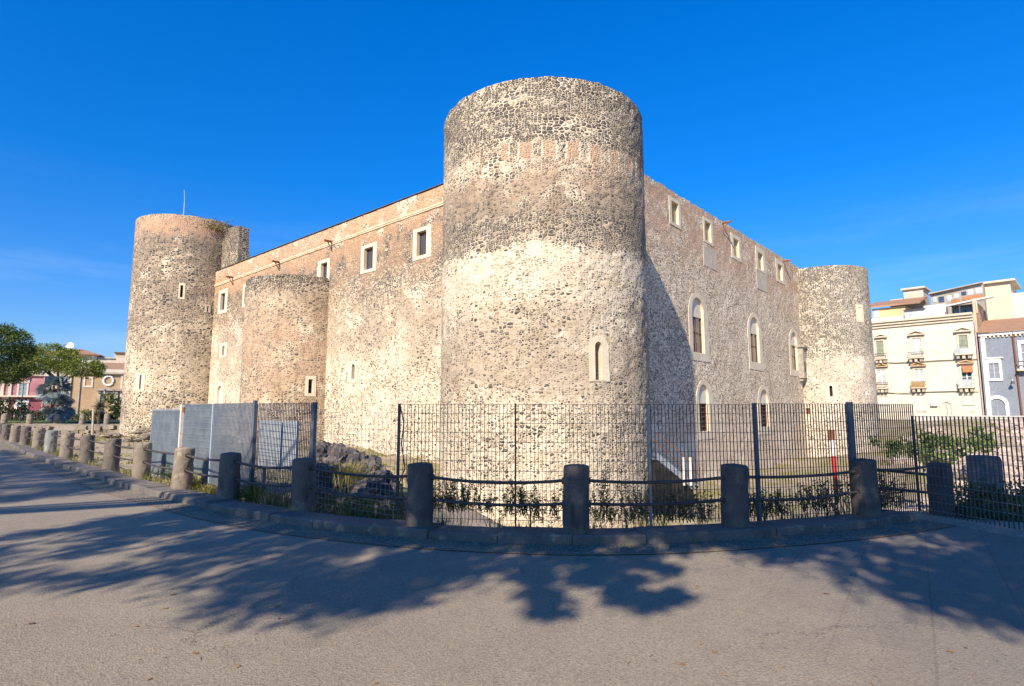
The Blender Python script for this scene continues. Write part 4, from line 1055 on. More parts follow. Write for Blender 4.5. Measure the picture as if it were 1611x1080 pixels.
# ------------------------------------------------------------------ metal stairs by the right wall
t = thing('metal_staircase', (8.4, 28.5, -3.6), 'dark steel outside staircase with handrail descending beside the corner tower', 'staircase')
top = AT(1032, 716, 27.0); bot = AT(1096, 764, 27.0)
top.y = 26.2; bot.y = 28.3
top = AT(1034, 718, 25.8); bot = AT(1092, 766, 26.4)
dv = (bot - top); hor = Vector((dv.x, dv.y, 0)).normalized(); side = Vector((-hor.y, hor.x, 0))
for sgn in (0, 1):
    o = side * (1.1 * sgn)
    mm = MB()
    pp = [top + o, bot + o]
    up = Vector((0, 0, 0.15))
    w = side * 0.02
    mm.hexa([pp[0] - up - w, pp[1] - up - w, pp[1] - up + w, pp[0] - up + w, pp[0] + up - w, pp[1] + up - w, pp[1] + up + w, pp[0] + up + w])
    mm.build('stringer', M['fence_grey'], t)
    hr = MB().tube([top + o + Vector((0, 0, 1.0)), bot + o + Vector((0, 0, 1.0)), bot + o + hor * 0.35 + Vector((0, 0, 0.35))], 0.028, 6).build('handrail', M['rust'], t)
    for f in (0.05, 0.38, 0.7, 0.98):
        q = top.lerp(bot, f) + o
        MB().tube([q, q + Vector((0, 0, 1.0))], 0.022, 6).build('baluster', M['fence_blue'], hr)
for k in range(8):
    q = top.lerp(bot, (k + 0.5) / 8) + side * 0.55
    MB().box(q, (1.06, 0.28, 0.03), math.atan2(side.y, side.x)).build('tread', M['fence_dark'], t)
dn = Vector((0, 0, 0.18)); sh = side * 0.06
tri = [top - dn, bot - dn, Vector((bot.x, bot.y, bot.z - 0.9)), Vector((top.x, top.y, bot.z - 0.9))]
m = MB(); m.hexa([q + sh for q in tri] + [q + side * 1.0 for q in tri]); m.build('understair_shade', M['dark_opening'], t)  # near-black solid paints in the shade beneath the flight
for xx in (1076, 1086):
    a = AT(xx, 720, 26.0); b = AT(xx, 764, 26.0)
    MB().box(((a.x + b.x) / 2, 26.0, (a.z + b.z) / 2), (0.10, 0.10, a.z - b.z)).build('gate_pillar', M['white_post'], t)
# striped ranging pole
a = AT(1308, 677, 15.0); b = AT(1317, 790, 15.0)
t = thing('marker_pole', (b.x, 15.0, b.z), 'red and white striped marker pole with a rusty top, behind the fence', 'pole')
lean = (a - b)
for f0, f1, mt in ((0.0, 0.64, 'red_paint'), (0.64, 0.86, 'white_paint')):
    MB().tube([b + lean * f0, b + lean * f1], 0.058, 10).build('band', M[mt], t)
MB().box(b + lean * 0.93, (0.15, 0.05, lean.z * 0.15), 0.1).build('cap_plate', M['rust'], t)
# ------------------------------------------------------------------ trees behind the viewer that throw the shade
prng = random.Random(5)
def gpoly(pts): return [tuple(G(*p).xy) for p in pts]
SHADE = gpoly([(-260, 905), (-60, 862), (60, 836), (180, 816), (300, 800), (375, 784), (430, 772), (500, 782), (600, 784), (650, 758), (900, 754), (1200, 754), (1450, 752), (1611, 748), (1900, 790), (2000, 900), (1760, 985),
               (1611, 985), (1540, 972), (1440, 950), (1330, 916), (1230, 880), (1140, 858), (1060, 856), (1010, 872), (960, 890), (900, 894), (830, 894), (740, 908), (680, 932),
               (600, 952), (500, 964), (420, 962), (350, 948), (310, 930), (340, 912), (230, 912), (100, 930), (0, 930), (-150, 945)])
SHADE_FAR = gpoly([(-160, 708), (0, 709), (70, 724), (150, 746), (225, 768), (150, 776), (60, 783), (0, 793), (-160, 800)])
GAPS = [(472, 860, .32), (572, 874, .45), (540, 893, .30), (363, 894, .30), (318, 909, .3), (731, 889, .22), (428, 936, .15), (75, 862, .5), (150, 886, .5), (25, 886, .5), (220, 868, .4), (260, 846, .45), (120, 838, .35),
        (1404, 850, .35), (1475, 845, .38), (1530, 866, .3), (1313, 896, .2), (1270, 880, .2), (650, 857, .22), (930, 856, .16), (1140, 858, .16), (1590, 900, .2), (1230, 856, .2), (340, 830, .4), (420, 845, .3), (1080, 848, .14), (800, 862, .12)]
GAPS = [(G(x, y).x, G(x, y).y, r) for x, y, r in GAPS]
HANG = [(870, 962, .09), (862, 938, .10), (1000, 942, .16), (1045, 940, .13), (985, 918, .12), (920, 910, .10), (840, 908, .12), (1030, 892, .14), (960, 900, .10)]
CAN = {0: [], 1: [], 2: []}
def lift(x, y, h): return Vector((x + SUN.x / SUN.z * h, y + SUN.y / SUN.z * h, h))
def fillshade(poly, n, key, gaps, hmin, hmax):
    xs = [p[0] for p in poly]; ys = [p[1] for p in poly]
    k = 0
    while k < n:
        x, y = prng.uniform(min(xs), max(xs)), prng.uniform(min(ys), max(ys))
        if not inpoly(x, y, poly): continue
        k += 1
        if any(math.hypot(x - a, (y - b) * 0.9) < r * prng.uniform(0.75, 1.1) for a, b, r in gaps): continue
        nz = mnoise.noise(Vector((x * 1.1, y * 1.1, 2))) + 0.5 * mnoise.noise(Vector((x * 2.7, y * 2.7, 8)))
        if nz > 0.52: continue
        c = lift(x, y, prng.uniform(hmin, hmax))
        CAN[key if key else (0 if c.x < -4.5 else 1)].append((c, 0.26))
fillshade(SHADE, 3300, 0, GAPS, 6.6, 9.0)
fillshade(SHADE_FAR, 700, 2, [], 8.0, 10.5)
for x, y, r in HANG:
    g = G(x, y)
    for k in range(int(110 * r)):
        f = prng.uniform(-1.2, 1.2)
        c = lift(g.x + f * r + prng.gauss(0, r * 0.25), g.y + f * r * 0.9 * (1 if int(x) % 2 else -1) + prng.gauss(0, r * 0.45), prng.uniform(6.0, 7.0))
        CAN[0 if c.x < -4.5 else 1].append((c, 0.10))
TRUNKS = [((-23, -2.5), 'broad shade tree left behind the viewer, throwing dappled shade over the asphalt'), ((14.5, -7.0), 'broad shade tree right behind the viewer, shading the fence and the paving'),
          ((-30, 9), 'tall shade tree outside the left edge, shading the far roadway')]
for i, (tp, lab) in enumerate(TRUNKS):
    t = thing('shade_tree', (*tp, 0), lab, 'tree')
    m = MB()
    for c, r in CAN[i]:
        for k in range(30):
            q = c + Vector((prng.gauss(0, r * 0.6), prng.gauss(0, r * 0.6), prng.gauss(0, r * 0.6)))
            m.leaf(q, 0.17 * (r / 0.26) ** 0.5, 0.105 * (r / 0.26) ** 0.5, prng)
    m.build('crown', M['shade_leaf'], t)
    cs = [c for c, _ in CAN[i]]
    m = MB()
    fork = Vector((tp[0] + 0.3, tp[1], 3.4))
    m.tube([(*tp, -0.2), (tp[0] + 0.1, tp[1], 1.6), fork], [0.36, 0.28, 0.24], 10)
    for k in range(9):
        e = max((prng.choice(cs) for _ in range(60)), key=lambda c: c.y - c.z * SUN.y / SUN.z + (c.x * 0.3 if i == 1 else 0) + prng.uniform(0, 2)); mid = fork.lerp(e, 0.5) + Vector((0, 0, 0.9))
        m.tube([fork, mid, e], [0.15, 0.09, 0.03], 7)
    m.build('trunk', M['bark'], t)

# ------------------------------------------------------------------ rocks
import bmesh
def rock(name, c, r, label, cat='boulder', group=None, squash=0.75, seed=0, mat=None, sub=4):
    bm = bmesh.new(); bmesh.ops.create_icosphere(bm, subdivisions=sub, radius=1.0)
    sv = Vector((seed * 3.3, seed * 1.9, seed * 0.7))
    for v in bm.verts:
        p = v.co.copy(); n1 = mnoise.noise(p * 1.2 + sv); n2 = abs(mnoise.noise(p * 2.6 + sv)); n3 = mnoise.noise(p * 6 + sv)
        f = 1 + 0.40 * n1 - 0.55 * n2 + 0.20 * n3 + 0.10 * abs(mnoise.noise(p * 12 + sv))
        v.co = Vector((p.x * f * r, p.y * f * r * 0.9, p.z * f * r * squash))
    me = bpy.data.meshes.new(name); bm.to_mesh(me); bm.free(); me.materials.append(mat or M['lavastone'])
    o = bpy.data.objects.new(name, me); COL.objects.link(o); o.location = c; o.rotation_euler = (0, 0, seed * 1.3)
    return tag(o, label, cat, group)
M['outcrop'] = mottled('weathered_outcrop', (0.22, 0.19, 0.155), (0.33, 0.275, 0.21), 1.4, 0.95, 0.9, c3=(0.10, 0.09, 0.085), wear=0.4)
RK = [(512, 722, 16.0, .50), (540, 728, 15.4, .50), (570, 742, 14.8, .52), (598, 768, 14.2, .55), (562, 766, 13.8, .62), (532, 782, 13.0, .55), (584, 790, 12.8, .55), (612, 797, 13.4, .42), (505, 762, 13.4, .5), (508, 796, 12.0, .42), (552, 806, 12.0, .36)]
for k, (x, y, Y, r) in enumerate(RK):
    rock('lava_boulder', AT(x, y, Y), r, 'craggy black lava boulder in the heap behind the wire mesh', group='lava boulders behind the wire mesh', squash=0.95, seed=k + 1)
for k, (x, y, Y, r, lab) in enumerate(((240, 684, 44, 1.2, 'low dark lava outcrop at the foot of the rear tower'), (205, 690, 40, 0.9, 'grey lava outcrop left of the rear tower foot'), (175, 683, 50, 1.1, 'rough lava outcrop beside the ruined wall'),
                                       (228, 676, 50, 1.3, 'dark lava outcrop close under the rear tower wall'))):
    rock('lava_outcrop', AT(x, y + 3, Y), r * 0.8, lab, 'rock', squash=0.3, seed=30 + k, mat=M['outcrop'])
def ruin():
    m = MB(); r2 = random.Random(8)
    a, b = Vector((-54, 60.0)), Vector((-41.5, 63.5))
    L = (b - a).length; d = (b - a) / L; A = math.atan2(d.y, d.x)
    for row in range(4):
        s = 0
        while s < L:
            w = r2.uniform(0.35, 1.0); q = a + d * (s + w / 2)
            if not (row == 3 and r2.random() < 0.45):
                m.box((q.x, q.y + row * 0.1, -1.7 + row * 0.42 + 0.2), (w * r2.uniform(.75, 1.0), 0.8 + r2.uniform(-.3, .3), 0.40 * r2.uniform(.7, 1.25)), M=Matrix.Translation((q.x, q.y + row * 0.1 + r2.uniform(-.1, .1), -1.7 + row * 0.42 + 0.2)) @ Matrix.Rotation(A + r2.uniform(-.25, .25), 4, 'Z') @ Matrix.Rotation(r2.uniform(-.2, .2), 4, 'Y') @ Matrix.Rotation(r2.uniform(-.2, .2), 4, 'X'))
            s += w
    t = tag(m.build('ruined_wall', mottled('ruin_stone', (0.30, 0.25, 0.19), (0.17, 0.145, 0.12), 1.2, 0.95, 0.9)), 'low ruined rubble wall in the trench beside the rear tower', 'wall')
ruin()
# ------------------------------------------------------------------ weeds, tufts, grass
def blades(m, c, n, h, spread, r_, w=0.012, droop=0.4):
    for k in range(n):
        a = r_.uniform(0, 2 * math.pi); ln = h * r_.uniform(0.5, 1.1); b = Vector(c) + Vector((math.cos(a), math.sin(a), 0)) * spread * abs(r_.gauss(0, 0.5))
        out = Vector((math.cos(a), math.sin(a), 0)) * r_.uniform(0.1, droop) * ln
        s = Vector((-math.sin(a), math.cos(a), 0)) * w * r_.uniform(0.6, 1.3)
        mid = b + out * 0.35 + Vector((0, 0, ln * 0.6)); tip = b + out + Vector((0, 0, ln * (1 - droop * 0.3)))
        m.face([b - s, b + s, mid + s * 0.7, mid - s * 0.7]); m.face([mid - s * 0.7, mid + s * 0.7, tip])
def weed(x, y, z, h, w, n, label, mat='weed', seed=0, tall=False, leafs=0.05, name='weed', group='weeds along the fence foot'):
    r_ = random.Random(seed + 100)
    t = thing(name, (x, y, z), label, 'plant', group)
    ms, ml = MB(), MB()
    for k in range(n):
        bx, by = x + r_.gauss(0, w * 0.4), y + r_.gauss(0, 0.12)
        hh = h * r_.uniform(0.45, 1.0); lean = Vector((r_.gauss(0, 0.30), r_.gauss(0, 0.2), 1)) * hh
        b = Vector((bx, by, z - 0.03)); e = b + lean; mid = b.lerp(e, 0.5) + Vector((r_.gauss(0, 0.03), r_.gauss(0, 0.03), 0))
        ms.tube([b, mid, e], [0.006, 0.004, 0.002], 4, cap=False)
        for q in range(int(12 + hh * 48)):
            f = r_.uniform(0.12, 1.0); p = (b.lerp(mid, f * 2) if f < 0.5 else mid.lerp(e, f * 2 - 1))
            ml.leaf(p, leafs * r_.uniform(0.4, 1.3), leafs * 0.36, r_, dirv=Vector((r_.gauss(0, 1), r_.gauss(0, 1), 0.5)))
    ms.build('stems', M['dry'] if mat == 'dry' else M['weed'], t)
    ml.build('leaves', M[mat], t)
    return t
WD = [(700, 806, .55, .55, 22, 'dense green weed clump right of the dotted bollard', 'weed'), (740, 806, .42, .5, 14, 'small leafed green weed at the left half of the tower fence panel', 'weed'),
      (815, 812, .50, .4, 16, 'thin upright weed at the thin brown fence post', 'weed'), (845, 818, .40, .5, 12, 'sparse weed just left of the eight-sided bollard', 'weed'),
      (945, 822, .78, .10, 6, 'single tall stalky weed right of the eight-sided bollard', 'weed'), (985, 824, .32, .5, 10, 'low straggly weed between tall stalk and dry stems', 'weed'),
      (1030, 822, .62, .5, 22, 'tangle of dry brown stems in front of the metal stairs', 'dry'), (1075, 822, .50, .45, 14, 'greenish dry weed under the metal stairs', 'weed'), (1110, 822, .42, .4, 12, 'dry stalks just left of the scrawl-marked bollard', 'dry'),
      (1200, 816, .42, .35, 16, 'green weed right of the scrawl-marked bollard', 'weed'), (1232, 812, .38, .3, 12, 'bright green weed beside the grey fence post', 'weed'), (1300, 805, .50, .55, 22, 'wide leafy weed at the foot of the striped pole', 'weed'),
      (1395, 800, .58, .45, 34, 'dense dark green bush of weeds right of the ring-marked bollard', 'ivy'), (560, 815, .34, .5, 16, 'low green weed under the wire mesh', 'weed'), (610, 822, .34, .4, 14, 'bright low weed by the taped post', 'weed'),
      (520, 806, .36, .35, 12, 'green weed under the left end of the wire mesh', 'weed'), (250, 758, .40, .5, 16, 'green weed at the foot of the low metal gate', 'weed'), (375, 795, .42, .4, 16, 'dark green weed right of the dry-grass bollard', 'weed')]
for k, (x, y, h, w, n, lab, mt) in enumerate(WD):
    p = G(x, y, 0.03)
    weed(p.x, p.y + 0.28, 0.03, h * 1.08, w * 1.1, n * 2, lab, mt, seed=k, leafs=0.055)
def tuft(px, py, Y, h, n, spread, lab, mat, seed, droop=0.6, w=0.010):
    p = AT(px, py, Y); t = thing('grass_tuft', p, lab, 'grass tuft', 'grass tufts by the fence')
    m = MB(); blades(m, p, n, h, spread, random.Random(seed), w, droop); m.build('blades', M[mat], t)
tuft(545, 770, 13.0, 0.75, 420, 0.42, 'big fountain of yellow grass among the lava boulders', 'gold', 1, 0.7)
for k, (x, y, h, mt, lab) in enumerate(((305, 772, .50, 'gold', 'straw-yellow grass tuft right of the sheet-panel bollard'), (330, 780, .30, 'gold', 'short straw tuft before the oblique grating'), (400, 790, .40, 'gold', 'yellow grass tuft before the two-post grating'),
                                        (430, 798, .38, 'dry', 'tan dry tuft under the two-post grating'), (455, 800, .34, 'dry', 'tan dry tuft beside the mesh-corner bollard'))):
    p = G(x, y, 0.02); tuft(x, y, p.y + 0.15, h, 190, 0.35, lab, mt, 10 + k, 0.7, 0.007)
# ground grass of the moat and the slopes, nobody could count it
gm = MB(); gr = random.Random(77)
def scatter(n, x0, x1, y0, y1, h, cond=lambda x, y: True, k=4, w=0.02):
    c = 0
    while c < n:
        x, y = gr.uniform(x0, x1), gr.uniform(y0, y1); c += 1
        if kdist(x, y) < 0.5 or not cond(x, y): continue
        if mnoise.noise(Vector((x * 0.25, y * 0.25, 5))) + 0.4 * mnoise.noise(Vector((x, y, 1))) < -0.05: continue
        blades(gm, (x, y, hgt(x, y) - 0.02), k, h * gr.uniform(0.5, 1.3), 0.15 + h * 0.3, gr, w, 0.7)
scatter(5200, -30, -3, 12, 40, 0.17, k=6, w=0.028)
scatter(2600, -55, -20, 36, 62, 0.22, k=6, w=0.05)
scatter(1700, 12, 62, 22, 66, 0.30, lambda x, y: x > y * 0.62, 7, 0.05)
scatter(1600, 8, 30, 10, 26, 0.24, lambda x, y: x > y * 0.55, 8, 0.02)
scatter(700, -4, 12, 9.2, 12.5, 0.22)
for a, b in zip(KS[:-1], KS[1:]):       # tufts in the kerb joints
    t = (b - a).normalized(); nrm = Vector((-t.y, t.x))
    for k in range(3):
        if gr.random() < 0.45:
            q = a + t * gr.uniform(0, 0.9) - nrm * gr.uniform(0.0, 0.12); blades(gm, (*q, 0.0), 7, gr.uniform(0.04, 0.10), 0.05, gr, 0.004, 0.9)
        for _ in range(3):
            q = a + t * gr.uniform(0, 0.95) + nrm * gr.uniform(0.47, 0.95); blades(gm, (*q, 0.0), 12, gr.uniform(0.10, 0.36), 0.10, gr, 0.0045, 0.8)
tag(gm.build('grass', M['grass']), 'short dry grass growing over the moat slopes and along the kerb', 'grass', kind='stuff')
# dry needles and leaves lying on the paving
lt = MB(); lr = random.Random(31)
for k in range(1500):
    x, y = lr.uniform(-9, 9), 3.2 + 6.5 * lr.random() ** 1.3
    if kdist(x, y) > -0.15 or mnoise.noise(Vector((x * 0.6, y * 1.1, 3))) < 0.02: continue
    a = lr.uniform(0, 6.28); L = lr.uniform(0.02, 0.075); d = Vector((math.cos(a), math.sin(a), lr.uniform(0, .1))) * L; w = Vector((-d.y, d.x, 0)) * (0.06 if lr.random() < 0.8 else 0.35)
    p = Vector((x, y, 0.006 if kdist(x, y) < -0.5 else 0.016)); lt.face([p - d * .5, p + w, p + d * .5, p - w])
tag(lt.build('leaf_litter', leafmat('dry_litter', [(0.20, 0.10, 0.045), (0.34, 0.19, 0.08), (0.42, 0.30, 0.15), (0.14, 0.10, 0.06)])), 'dry pine needles and leaves strewn over the paving', 'leaf litter', kind='stuff')
# loose rubble on the right-hand bank
rm = MB(); rr_ = random.Random(12)
for k in range(7000):
    y = 14 + 50 * rr_.random() ** 0.8; x = y * rr_.uniform(0.66, 0.98)
    if kdist(x, y) < 1.2 or mnoise.noise(Vector((x * 0.12, y * 0.12, 9))) < -0.1: continue
    s = (abs(rr_.gauss(0.15, 0.12)) + 0.06) * min(1, y / 26)
    rm.box((x, y, hgt(x, y) + s * 0.2), (s * 1.5, s, s * 0.8), M=Matrix.Translation((x, y, hgt(x, y) + s * 0.15)) @ Matrix.Rotation(rr_.uniform(0, 3), 4, 'Z') @ Matrix.Rotation(rr_.uniform(-.5, .5), 4, 'X'))
tag(rm.build('rubble', mottled('bank_rubble', (0.52, 0.42, 0.36), (0.36, 0.30, 0.26), 0.6, 0.95, 0.5)), 'pale stone rubble strewn over the bank below the cream palazzo', 'rubble', kind='stuff')
# shrubs behind the right fence
def bush(name, c, rad, n, L, mat, label, cat='shrub', group=None, seed=0, up=0.3, stem=True):
    r_ = random.Random(seed); t = thing(name, (c[0], c[1], c[2] - rad[2]), label, cat, group); m = MB()
    blobs = [Vector((r_.gauss(0, .45) * rad[0], r_.gauss(0, .45) * rad[1], r_.gauss(0, .42) * rad[2])) for _ in range(max(6, n // 60))]
    for k in range(n):
        q = r_.choice(blobs); p = Vector(c) + q + Vector((r_.gauss(0, .2) * rad[0], r_.gauss(0, .2) * rad[1], r_.gauss(0, .2) * rad[2]))
        if p.z < c[2] - rad[2]: p.z = c[2] - rad[2] + r_.uniform(0, .1)
        if name == 'ivy_shrub' and kdist(p.x, p.y) < 0.12: continue
        m.leaf(p, L * r_.uniform(.6, 1.4), L * .6, r_, dirv=Vector((r_.gauss(0, 1), r_.gauss(0, 1), r_.gauss(up, 1))))
    m.build('foliage', M[mat], t)
    if stem: MB().tube([(c[0], c[1], c[2] - rad[2] - 0.2), (c[0] + .05, c[1], c[2])], [0.05, 0.02], 6).build('stem', M['bark'], t)
    return t
for k, (x, y, Y, rx, rz, n, lab) in enumerate(((1535, 795, 10.4, .5, .36, 1300, 'dark ivy shrub right of the big bollard behind the right fence'), (1595, 790, 10.2, .7, .5, 2000, 'tall dense ivy shrub at the right picture edge behind the fence'),
                                               (1512, 806, 9.75, .3, .2, 600, 'low ivy clump at the foot of the big bollard'), (1575, 815, 9.5, .45, .2, 900, 'low trailing ivy along the right fence foot'), (1690, 780, 9.9, .9, .6, 1800, 'ivy shrub beyond the right picture edge'))):
    p = AT(x, y, Y); bush('ivy_shrub', p, (rx, 0.3, rz), n, 0.07, 'ivy', lab, seed=200 + k)
for k, (x, y, Y, lab) in enumerate(((1452, 705, 30, 'yellow-green shrub at the end of the dark grating on the bank'), (1495, 703, 34, 'small green shrub among the rubble of the bank'), (1545, 695, 33, 'dark green shrub on the bank above the stone blocks'), (1400, 700, 36, 'green bank shrub seen through the tight grating'), (1470, 720, 26, 'pale green shrub low on the bank'))):
    p = AT(x, y, Y); bush('bank_shrub', p, (0.9, 0.9, 0.7), 500, 0.22, 'bush', lab, seed=230 + k)
M['block'] = mottled('dark_stone_block', (0.16, 0.155, 0.16), (0.10, 0.10, 0.105), 1.6, 0.95, 0.6)
for (x0, x1, y0, y1, Y, lab) in ((1528, 1572, 716, 775, 12.0, 'dark round stone block half buried in ivy behind the right fence'),):
    a, b = AT(x0, y0, Y), AT(x1, y1, Y)
    m = MB(); m.lathe(((a.x + b.x) / 2, Y, b.z - 0.6), [(0.30, 0), (0.29, a.z - b.z + 0.5), (0.26, a.z - b.z + 0.58), (0.02, a.z - b.z + 0.6)], 7, jit=0.04, rg=random.Random(3))
    tag(m.build('stone_block', M['block']), lab, 'block')

# ------------------------------------------------------------------ far left park
def pine(px0, px1, pyt, pyb, Y, lobes, base, fork, limbs, label, mat, seed):
    r_ = random.Random(seed); bpt = AT(*base, Y); bpt.z = 0
    t = thing('stone_pine', bpt, label, 'tree', 'umbrella pines in the park')
    m = MB()
    k1 = Y / 902
    for (cx, cy, wx, wy, n) in lobes:
        c = AT(cx, cy, Y); rx, rz = wx * k1 / 2, wy * k1 / 2
        for q in range(n):
            # clumps sit on the umbrella's skin, thicker on top
            a, b = r_.uniform(0, 2 * math.pi), math.asin(r_.uniform(-0.75, 1))
            k = r_.uniform(0.72, 1.02)
            p = c + Vector((math.cos(a) * math.cos(b) * rx * k, math.sin(a) * math.cos(b) * rx * k * 0.9, math.sin(b) * rz * k))
            cr = r_.uniform(0.5, 0.95)
            for s in range(64):
                v = Vector((r_.gauss(0, 1), r_.gauss(0, 1), r_.gauss(0.25, 0.8))).normalized()
                m.leaf(p + Vector((v.x, v.y, v.z * 0.7)) * cr * r_.uniform(0.3, 0.9), 0.34, 0.10, r_, dirv=v)
    m.build('crown', M[mat], t)
    f = AT(*fork, Y); m = MB()
    m.tube([(bpt.x, bpt.y, -0.3), bpt.lerp(f, 0.5), f], [0.34, 0.28, 0.24], 9)
    for (lx, ly) in limbs:
        e = AT(lx, ly, Y); m.tube([f, f.lerp(e, 0.5) + Vector((0, 0, 0.15)), e], [0.2, 0.15, 0.07], 7)
    m.build('trunk', M['bark'], t)
pine(0, 0, 0, 0, 84, [(80, 566, 84, 44, 150), (128, 580, 62, 34, 90), (60, 578, 50, 26, 50)], (96, 655), (92, 604), [(74, 582), (110, 586), (60, 575), (132, 585), (90, 570)], 'umbrella pine with a forked trunk in front of the pink house', 'pine', 1)
pine(0, 0, 0, 0, 68, [(-2, 545, 84, 62, 170), (-12, 590, 90, 40, 110), (18, 582, 50, 28, 40)], (-30, 660), (-25, 605), [(0, 570), (-40, 570), (20, 585), (-10, 550)], 'big dense dark pine cut by the left picture edge', 'pine_dark', 2)
def fanpalm(px, py, Y, r0, n, label, seed, hb):
    r_ = random.Random(seed); c = AT(px, py, Y); t = thing('blue_palm', (c.x, c.y, 0), label, 'palm', 'blue fan palms')
    m = MB()
    for k in range(n):
        a = r_.uniform(0, 2 * math.pi); el = r_.uniform(-1.1, 1.4); d = Vector((math.cos(a) * math.cos(el), math.sin(a) * math.cos(el), math.sin(el)))
        h = c + d * r0 * r_.uniform(0.30, 0.62)
        s = d.cross(Vector((r_.gauss(0, .6), r_.gauss(0, .6), 1))).normalized(); u = s.cross(d)
        for q in range(9):
            g = (q / 8 - 0.5) * 2.4; v = (d * math.cos(g) + s * math.sin(g)).normalized()
            e = h + v * r0 * 0.5 + Vector((0, 0, -0.18 * r0)); w = v.cross(u).normalized() * 0.05 * r0
            m.face([h, h.lerp(e, 0.5) + w, e, h.lerp(e, 0.5) - w])
    m.build('fronds', M['bluepalm'], t)
    MB().tube([(c.x, c.y, -0.2), (c.x, c.y, c.z)], [0.28, 0.24], 8).build('trunk', M['bark'], t)
fanpalm(86, 612, 80, 2.3, 60, 'taller blue-grey fan palm under the forked pine', 3, 0)
fanpalm(90, 638, 78, 2.3, 70, 'lower drooping blue-grey fan palm under the forked pine', 4, 0)
def yucca():
    r_ = random.Random(9); c = AT(157, 640, 74); t = thing('yucca', (c.x, c.y, 0), 'spiky yucca with radiating blades left of the rear tower', 'plant'); m = MB()
    for k in range(110):
        d = Vector((r_.gauss(0, 1), r_.gauss(0, 1), r_.gauss(0.35, 0.8))).normalized(); s = d.cross(Vector((r_.gauss(0, 1), r_.gauss(0, 1), 1))).normalized() * 0.07
        L = r_.uniform(0.9, 1.45); m.face([c - s, c + s, c + d * L])
    m.build('blades', M['yucca'], t); MB().tube([(c.x, c.y, -0.2), c], [0.16, 0.13], 7).build('trunk', M['bark'], t)
yucca()
p = AT(182, 637, 76); bush('loquat_shrub', p, (1.35, 1.2, 1.3), 700, 0.36, 'fig', 'broad-leaved yellow-green shrub touching the rear tower', seed=300)
p = AT(132, 652, 86); bush('garden_shrub', p, (2.0, 1.2, 0.7), 800, 0.25, 'bush', 'yellowish low shrub between the pale car and the yucca', seed=301)
p = AT(172, 655, 78); bush('garden_shrub', p, (1.6, 1.0, 0.5), 600, 0.25, 'hedge', 'dark low shrub beneath the broad-leaved shrub', seed=302)
p = AT(2, 642, 74); bush('garden_shrub', p, (1.8, 1.3, 1.4), 1200, 0.28, 'hedge', 'dark rounded shrub at the left picture edge', seed=303)
p = AT(55, 653, 92)
t = thing('clipped_hedge', (p.x, p.y, -0.2), 'dark clipped hedge in front of the pink house portal', 'hedge'); m = MB(); r_ = random.Random(4)
for k in range(2200): m.leaf((p.x + r_.uniform(-4.2, 3.4), p.y + r_.uniform(-.5, .5), r_.uniform(-0.2, 1.5)), 0.26, 0.17, r_)
m.build('foliage', M['hedge'], t)
p = AT(120, 655, 92)
t = thing('clipped_hedge', (p.x, p.y, -0.2), 'dark hedge strip in front of the ochre church', 'hedge'); m = MB()
for k in range(1200): m.leaf((p.x + r_.uniform(-2.2, 6.4), p.y + r_.uniform(-.4, .4), r_.uniform(-0.2, 0.9)), 0.26, 0.17, r_)
m.build('foliage', M['hedge'], t)
M['path'] = mottled('pale_path', (0.55, 0.47, 0.37), (0.47, 0.40, 0.31), 0.8, 0.95)
m = MB(); m.face([(-75, 74, 0.16), (-38, 80, 0.16), (-38, 82.5, 0.16), (-75, 76.5, 0.16)]); tag(m.build('path', M['path']), kind='structure')
lm = MB()
for k in range(5200):
    x = gr.uniform(-78, -38); y = gr.uniform(77 + (x + 75) * 0.16, 90); blades(lm, (x, y, hgt(x, y) - 0.03), 3, 0.22, 0.2, gr, 0.05, 0.6)
M['lawn'] = leafmat('park_lawn', [(0.06, 0.11, 0.02), (0.10, 0.16, 0.03)])
tag(lm.build('lawn_grass', M['lawn']), 'strip of green lawn behind the distant bollards', 'lawn', kind='stuff')
a, b = AT(147, 643, 56), AT(145, 690, 56)
o = MB().tube([b, a], 0.09, 8).build('wooden_post', mottled('pale_wood_post', (0.50, 0.43, 0.34), (0.38, 0.32, 0.25), 4, 0.9)); tag(o, 'pale slanting wooden post in front of the spiky yucca', 'post')
def lamp(px, pyt, Y, arms, lab):
    q = AT(px, pyt, Y); t = thing('street_lamp', (q.x, q.y, 0), lab, 'street lamp', 'park lamps')
    MB().tube([(q.x, q.y, -0.2), (q.x, q.y, 0.8), (q.x, q.y, q.z)], [0.11, 0.07, 0.05], 8).build('pole', M['fence_dark'], t)
    for s in arms:
        e = Vector((q.x + s * 0.9, q.y, q.z - 0.5))
        if s: MB().tube([(q.x, q.y, q.z - 0.9), (q.x + s * 0.5, q.y, q.z - 0.55), (e.x, e.y, e.z)], 0.035, 6).build('arm', M['fence_dark'], t)
        else: e = Vector((q.x, q.y, q.z))
        ln = MB().lathe(e, [(0.10, 0), (0.22, 0.45), (0.24, 0.47)], 6, cap=False).build('lantern', M['white_board'], t)
        MB().lathe(e, [(0.27, 0.47), (0.08, 0.72), (0.01, 0.8)], 6).build('lantern_cap', M['fence_dark'], ln)
lamp(38, 597, 84, (-1, 1), 'double-armed dark street lamp in front of the pink house')
lamp(165, 621, 82, (0,), 'single dark street lamp in front of the church portal')
